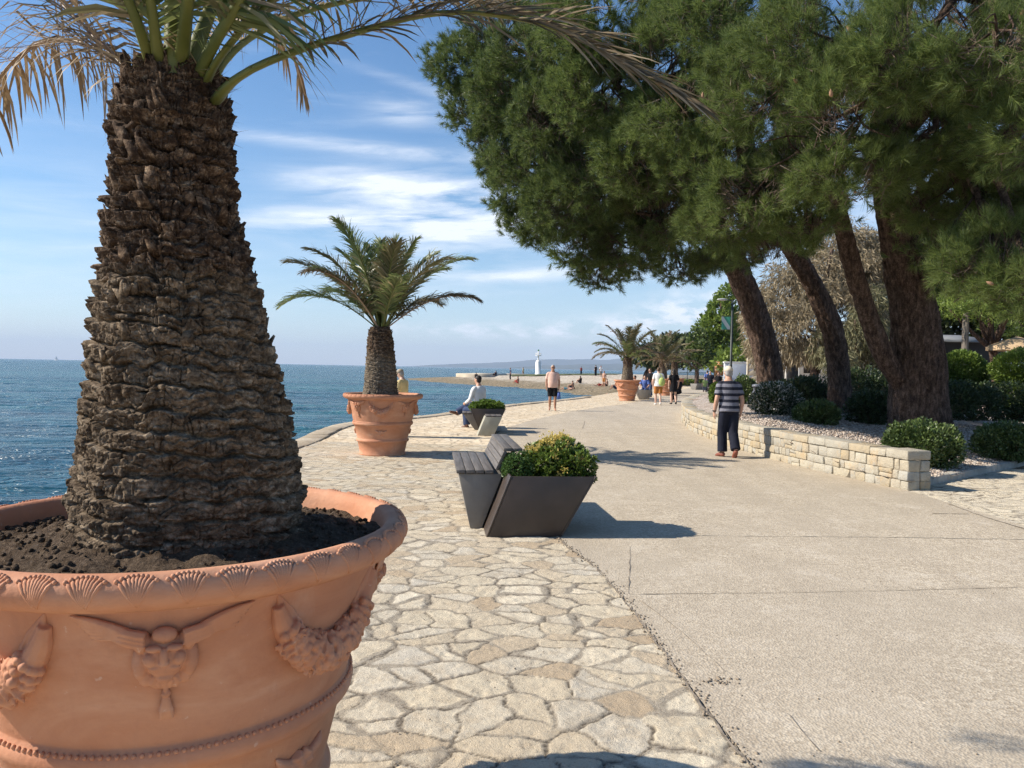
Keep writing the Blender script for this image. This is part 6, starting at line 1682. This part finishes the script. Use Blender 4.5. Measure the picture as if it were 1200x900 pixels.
    if hair:
        mb = MB(); mb.add(*Hs((0, -.022, .038), (.081, .092, .086)))
        if hair_len: mb.add(*Hs((0, -.055, -.02), (.085, .06, .12))); mb.add(*tube([c_ - f * .06 + up * .02, c_ - f * .085 - up * .12, c_ - f * .10 - up * hair_len], [.07, .085, .05], 12, True, [.05, .045, .02], side=sd))
        else: mb.add(*Hs((0, -.045, -.015), (.074, .055, .07)))
        remesh(mb.build('hair', hair, root), .010, 2)
    if cap:
        mb = MB(); mb.add(*Hs((0, -.012, .055), (.087, .104, .082), -.25)); mb.build('cap', cap, root, True)
        mb = MB(); mb.add(*Hs((0, .105, .045), (.066, .075, .010))); mb.build('cap_brim', cap, root, True)
    if glasses:
        mb = MB()
        for s_ in (-1, 1): mb.add(*Hs((s_ * .033, .086, .010), (.026, .008, .017), None, 8))
        mb.add(*tube([c_ + f * .09 + sd * -.02 + up * .012, c_ + f * .09 + sd * .02 + up * .012], .004, 5)); mb.build('sunglasses', HAIR_D, root, True)
    return root
# striped shirt: level bands round the body
m = NT('striped_jersey'); c = m.coord('Object'); sx = m.new('ShaderNodeSeparateXYZ'); m.t.links.new(c, sx.inputs[0])
fr_ = m.math('FRACT', m.math('ADD', m.math('MULTIPLY', m.math('ADD', sx.outputs[2], m.math('MULTIPLY', m.noise(c, 5, 2), .02)), 8.6), .30))
fr2 = m.math('FRACT', m.math('MULTIPLY', sx.outputs[2], 60.0))
pale = m.mix(m.ramp(fr2, [(.45, (0, 0, 0)), (.55, (1, 1, 1))]), (.24, .24, .28), (.16, .16, .20))
m.bump(m.noise(c, 14, 4), .4, .02)
STRIPE = m.out(m.mix(m.ramp(fr_, [(.50, (0, 0, 0)), (.53, (1, 1, 1))]), pale, (.022, .024, .038)), .85, .15)
NAVY = cloth('navy_trousers', (.016, .018, .030)); BLACK = cloth('black_cloth', (.012, .012, .014)); WHITEC = cloth('white_cloth', (.74, .73, .72)); JEAN = cloth('denim', (.045, .065, .13))
PEACH = cloth('peach_shirt', (.66, .44, .36)); OCHRE = cloth('ochre_shorts', (.42, .17, .045)); YELC = cloth('pale_yellow_shirt', (.66, .52, .26)); CREAM = cloth('cream_cap', (.66, .58, .46)); BEIGE = cloth('beige_hat', (.36, .31, .24))
PINK = cloth('pink_cloth', (.60, .33, .30)); BLUE = cloth('blue_cloth', (.10, .16, .42)); LIME = cloth('lime_cloth', (.45, .55, .18)); TEAL = cloth('teal_cloth', (.12, .30, .36)); GREYC = cloth('grey_cloth', (.22, .22, .23)); RED = cloth('red_cloth', (.45, .06, .05))
SHOE_R = simple('red_brown_shoe', (.22, .07, .045), .6); SHOE_B = simple('brown_shoe', (.13, .06, .035), .5); SHOE_W = simple('white_shoe', (.7, .68, .65), .6); SHOE_K = simple('black_shoe', (.015, .015, .015), .5)

g_ = gr(853, 536.5)
striped = person('man in a striped shirt and cream cap walking away beside the stone wall', (g_[0], g_[1], 0), R_(6), 1.72,
       dict(hip=(0, 0, .93), chest=(0, .03, 1.29), neck=(0, .06, 1.47), head=(.01, .12, 1.615), sL=(-.172, .04, 1.385), sR=(.172, .04, 1.385),
            eL=(-.255, -.02, 1.11), wL=(-.265, .06, .87), hL=(-.26, .09, .78), eR=(.235, -.05, 1.11), wR=(.225, -.02, .87), hR=(.22, .0, .78),
            kL=(-.085, .10, .49), aL=(-.085, .07, .085), tL=(-.125, .22, .03), kR=(.085, -.01, .49), aR=(.07, -.20, .15), tR=(.085, -.10, .02)),
       skin=SK1, hair=HAIR_G, top=STRIPE, bottom=NAVY, shoe=SHOE_R, cap=CREAM, belly=.03, wide=1.05, vox=.009, look=(0, 1, -.05), loose=.022)
MB().add(*lathe([(.030, -.014), (.034, -.012), (.034, .012), (.030, .014)], 16, (-.265, .055, .89))).build('watch', SHOE_K, striped, True)
g_ = gr(647, 481.3)
person('man in a peach shirt, black shorts and sunglasses walking towards the viewer', (g_[0], g_[1], 0), math.pi, 1.76,
       dict(kL=(-.10, .08, .49), aL=(-.10, .10, .085), tL=(-.12, .25, .03), kR=(.09, .03, .49), aR=(.09, -.12, .13), tR=(.11, .02, .03), eL=(-.25, -.03, 1.13), wL=(-.24, .02, .88), hL=(-.24, .04, .79)),
       skin=SK2, hair=HAIR_G, top=PEACH, bottom=BLACK, leg='shorts', glasses=True, belly=.045, wide=1.06, shoe=None, look=(0, 1, 0))
bx = np.array([g_[0] + .24, g_[1] - .05, .60])
T = thing('swim_bag', 'blue bag hanging from the hand of the man in the peach shirt', 'bag', bx)
MB().add(*hexa([(-.07, -.09, -.14), (.07, -.09, -.14), (.07, .09, -.14), (-.07, .09, -.14), (-.05, -.09, .12), (.05, -.09, .12), (.05, .09, .12), (-.05, .09, .12)])).build('bag_body', BLUE, T)
MB().add(*tube(smooth_path(np.array([(0, -.06, .11), (0, -.03, .20), (0, .03, .20), (0, .06, .11)]), 9), .010, 6)).build('bag_handle', BLUE, T)
SIT = dict(hip=(0, 0, .56), chest=(0, .05, .93), neck=(0, .08, 1.12), head=(0, .12, 1.26), sL=(-.185, .06, 1.05), sR=(.185, .06, 1.05), eL=(-.25, .13, .78), wL=(-.18, .34, .68), hL=(-.16, .42, .66), eR=(.25, .13, .78), wR=(.18, .34, .68), hR=(.16, .42, .66),
           pL=(-.09, .02, .52), kL=(-.10, .44, .50), aL=(-.10, .42, .085), tL=(-.11, .58, .03), pR=(.09, .02, .52), kR=(.10, .44, .50), aR=(.10, .46, .085), tR=(.11, .62, .03))
cr = dict(SIT); cr.update(kR=(.06, .42, .62), aR=(-.22, .62, .42), tR=(-.36, .70, .44), kL=(-.08, .42, .49), aL=(-.10, .36, .085), tL=(-.12, .51, .03), chest=(0, .03, .95), neck=(0, .06, 1.14), head=(0, .10, 1.29))
person('man in a white shirt sitting cross legged with his back to the viewer', (-.83, 20.05, -.04), R_(52), 1.78, cr, skin=SK1, hair=HAIR_D, top=WHITEC, sleeves='long', bottom=JEAN, shoe=SHOE_B, look=(-.1, 1, 0), loose=.028)
c_ = at(472, 432, 17.2)
person('man in a pale yellow shirt and beige cap standing behind the second nearest pot', (c_[0], c_[1], 0), R_(70), c_[2] / 1.76 * 1.75, dict(head=(0, .07, 1.615), eL=(-.24, .03, 1.14), wL=(-.12, .25, 1.02), hL=(-.06, .32, 1.02), eR=(.24, .03, 1.14), wR=(.12, .25, 1.02), hR=(.06, .32, 1.02)),
       skin=SK3, hair=HAIR_G, top=YELC, bottom=GREYC, shoe=SHOE_B, cap=BEIGE, look=(0, 1, -.45), belly=.03, loose=.024)
g_ = gr(771, 475)
WALK = dict(kL=(-.10, .08, .49), aL=(-.10, .06, .085), tL=(-.12, .21, .03), kR=(.09, .0, .49), aR=(.09, -.15, .12), tR=(.11, -.04, .02))
mw = person('man in a white shirt and ochre shorts walking away with a green bag', (g_[0], g_[1], 0), R_(-3), 1.77, WALK, skin=SK3, hair=HAIR_B, top=WHITEC, bottom=OCHRE, leg='shorts', shoe=SHOE_W, vox=.013, loose=.024)
T = thing('shoulder_bag', 'green shoulder bag on the back of the man in ochre shorts', 'bag', (g_[0] + .12, g_[1] - .22, 1.10))
o = MB().add(*ellipsoid((0, 0, 0), (.15, .08, .20), 9, 12)).build('bag_body', LIME, T, True)
MB().add(*tube(smooth_path(np.array([(.02, .02, .18), (-.04, .05, .34), (-.16, .18, .38)]), 8), .014, 6)).build('bag_strap', LIME, T)
g_ = gr(789, 474)
person('woman in black with long dark hair walking beside the man in ochre shorts', (g_[0], g_[1], 0), R_(4), 1.70, dict(WALK, aL=(-.09, .02, .085), tL=(-.10, .17, .03)), skin=SK3, hair=HAIR_D, hair_len=.30, top=BLACK, sleeves='short', skirt=BLACK, shoe=SHOE_K, vox=.013, wide=.9)
SITG = 'people resting around the far palms'
def pl(label, px, py, d, rz, H, J, zoff=0.0, **k):
    c_ = at(px, py, d); person(label, (c_[0], c_[1], zoff), rz, H, J, vox=.018, group=k.pop('group', None), **k)
pl('dark haired person in pale pink sitting behind the first far pot', 746, 445, 43.2, R_(100), 1.68, SIT, skin=SK2, hair=HAIR_D, top=PINK, bottom=WHITEC, leg='shorts', group=SITG)
pl('person in a blue top sitting on the far planter bench', 756, 446, 42.6, R_(160), 1.72, SIT, skin=SK1, hair=HAIR_D, top=BLUE, bottom=JEAN, group=SITG)
pl('person in dark clothes standing behind the far planter bench', 762, 440, 46.0, R_(120), 1.75, {}, skin=SK1, hair=HAIR_B, top=BLACK, bottom=JEAN, shoe=SHOE_K, group=SITG)
pl('person in black sitting low right of the woman in black', 795.5, 450, 39.5, R_(20), 1.66, SIT, skin=SK3, hair=HAIR_D, top=BLACK, bottom=BLACK, group=SITG)
pl('child in a lime green top near the farthest planter bench', 826, 450, 50, R_(170), 1.25, {}, skin=SK3, hair=HAIR_B, top=LIME, bottom=GREYC, leg='shorts', group=SITG)
pl('person in dark navy pushing along beside the child in lime', 832.5, 445, 51, R_(150), 1.68, {}, skin=SK1, hair=HAIR_D, top=NAVY, bottom=BLACK, group=SITG)
pl('person in black seen just left of the cream cap of the striped man', 842, 445, 48, R_(150), 1.60, {}, skin=SK1, hair=HAIR_D, top=BLACK, bottom=NAVY, group=SITG)
pl('person in a blue top walking behind the child in lime', 829, 444, 58, R_(10), 1.72, {}, skin=SK1, hair=HAIR_D, top=BLUE, bottom=GREYC, group=SITG)
# bathers on the shingle and walkers on the spit
LIE = dict(hip=(0, 0, .11), chest=(0, -.36, .13), neck=(0, -.56, .17), head=(0, -.69, .20), sL=(-.18, -.48, .12), sR=(.18, -.48, .12), eL=(-.30, -.28, .07), wL=(-.22, -.05, .06), hL=(-.2, .04, .06), eR=(.30, -.28, .07), wR=(.22, -.05, .06), hR=(.2, .04, .06),
           pL=(-.09, .05, .10), kL=(-.10, .42, .26), aL=(-.10, .72, .06), tL=(-.11, .84, .10), pR=(.09, .05, .10), kR=(.10, .44, .10), aR=(.10, .85, .05), tR=(.11, .90, .16))
SITF = dict(hip=(0, 0, .13), chest=(0, -.06, .50), neck=(0, -.02, .69), head=(0, .02, .83), sL=(-.18, -.04, .62), sR=(.18, -.04, .62), eL=(-.24, .12, .44), wL=(-.15, .34, .42), hL=(-.12, .42, .42), eR=(.24, .12, .44), wR=(.15, .34, .42), hR=(.12, .42, .42),
            pL=(-.09, .03, .11), kL=(-.12, .40, .44), aL=(-.12, .62, .06), tL=(-.13, .76, .03), pR=(.09, .03, .11), kR=(.12, .40, .44), aR=(.12, .62, .06), tR=(.13, .76, .03))
def on_beach(px, py):
    z_ = .2
    for _ in range(6):
        p = gr(px, py, z_); z_ = BEACH_Z(p[0], p[1])
    return (p[0], p[1], z_)
BATH = 'bathers on the shingle beach'; SPG = 'people on the distant spit'
for label, px, py, rz, H, J, kw, g in [
    ('bather lying on the shingle right of the man in peach, legs stretched out', 665, 457, 80, 1.7, LIE, dict(hair=HAIR_B, bottom=TEAL, leg='shorts'), BATH),
    ('bather sitting upright beside the one lying near the man in peach', 671, 456.5, 60, 1.65, SITF, dict(hair=HAIR_D, bottom=NAVY, leg='shorts'), BATH),
    ('dark haired bather in black sitting hunched on the open shingle', 680, 454.5, 40, 1.7, SITF, dict(hair=HAIR_D, hair_len=.2, top=BLACK, sleeves='none', bottom=BLACK, leg='shorts'), BATH),
    ('bather lying on the back in the middle of the beach', 705, 455, 100, 1.75, LIE, dict(hair=HAIR_B, bottom=RED, leg='shorts'), BATH),
    ('bather sitting next to the one lying in the middle of the beach', 711, 454.5, 70, 1.65, SITF, dict(hair=HAIR_D, bottom=BLACK, leg='shorts'), BATH),
    ('bather sitting with knees up just left of the first far pot', 722, 457, 110, 1.7, SITF, dict(hair=HAIR_D, bottom=JEAN, leg='shorts'), BATH),
    ('bather lying low at the water side of the first far pot', 717, 466, 95, 1.7, LIE, dict(hair=HAIR_D, bottom=GREYC, leg='shorts'), BATH),
    ('walker in red on the grass of the spit', 681, 439.5, 30, 1.75, {}, dict(hair=HAIR_D, top=RED, bottom=NAVY), SPG),
    ('dark dressed walker on the spit, left one of three near the far palms', 698, 441, 30, 1.75, {}, dict(hair=HAIR_D, top=BLACK, bottom=BLACK), SPG),
    ('walker in a white top on the spit near the far palms', 704, 442, 200, 1.75, {}, dict(hair=HAIR_B, top=WHITEC, bottom=GREYC, leg='shorts'), SPG),
    ('bare chested walker on the spit closest to the far palms', 708, 444, 150, 1.75, {}, dict(hair=HAIR_B, bottom=OCHRE, leg='shorts'), SPG),
    ('dark figure at the water edge left of the breakwater wall', 558, 443, 10, 1.7, SITF, dict(hair=HAIR_D, top=BLACK, bottom=BLACK), SPG),
    ('figure in brown on the seaward end of the breakwater wall', 570, 441, 90, 1.75, SITF, dict(hair=HAIR_D, top=SK2, bottom=NAVY), SPG),
    ('dark figure sitting on the breakwater wall', 581, 440.5, 40, 1.75, SITF, dict(hair=HAIR_D, top=NAVY, bottom=BLACK), SPG),
    ('walker in blue in front of the breakwater wall', 598, 444, 100, 1.75, {}, dict(hair=HAIR_D, top=JEAN, bottom=NAVY), SPG),
    ('figure crouching on the shingle left of the white beacon', 607, 444, 60, 1.7, SITF, dict(hair=HAIR_B, top=None, bottom=RED, leg='shorts'), SPG),
    ('walker in beige just left of the white beacon', 613, 443, 60, 1.72, {}, dict(hair=HAIR_B, top=YELC, bottom=OCHRE, leg='shorts'), SPG)]:
    person(label, on_beach(px, py), R_(rz), H, J, skin=random.choice([SK1, SK2]), vox=.022, group=g, **kw)
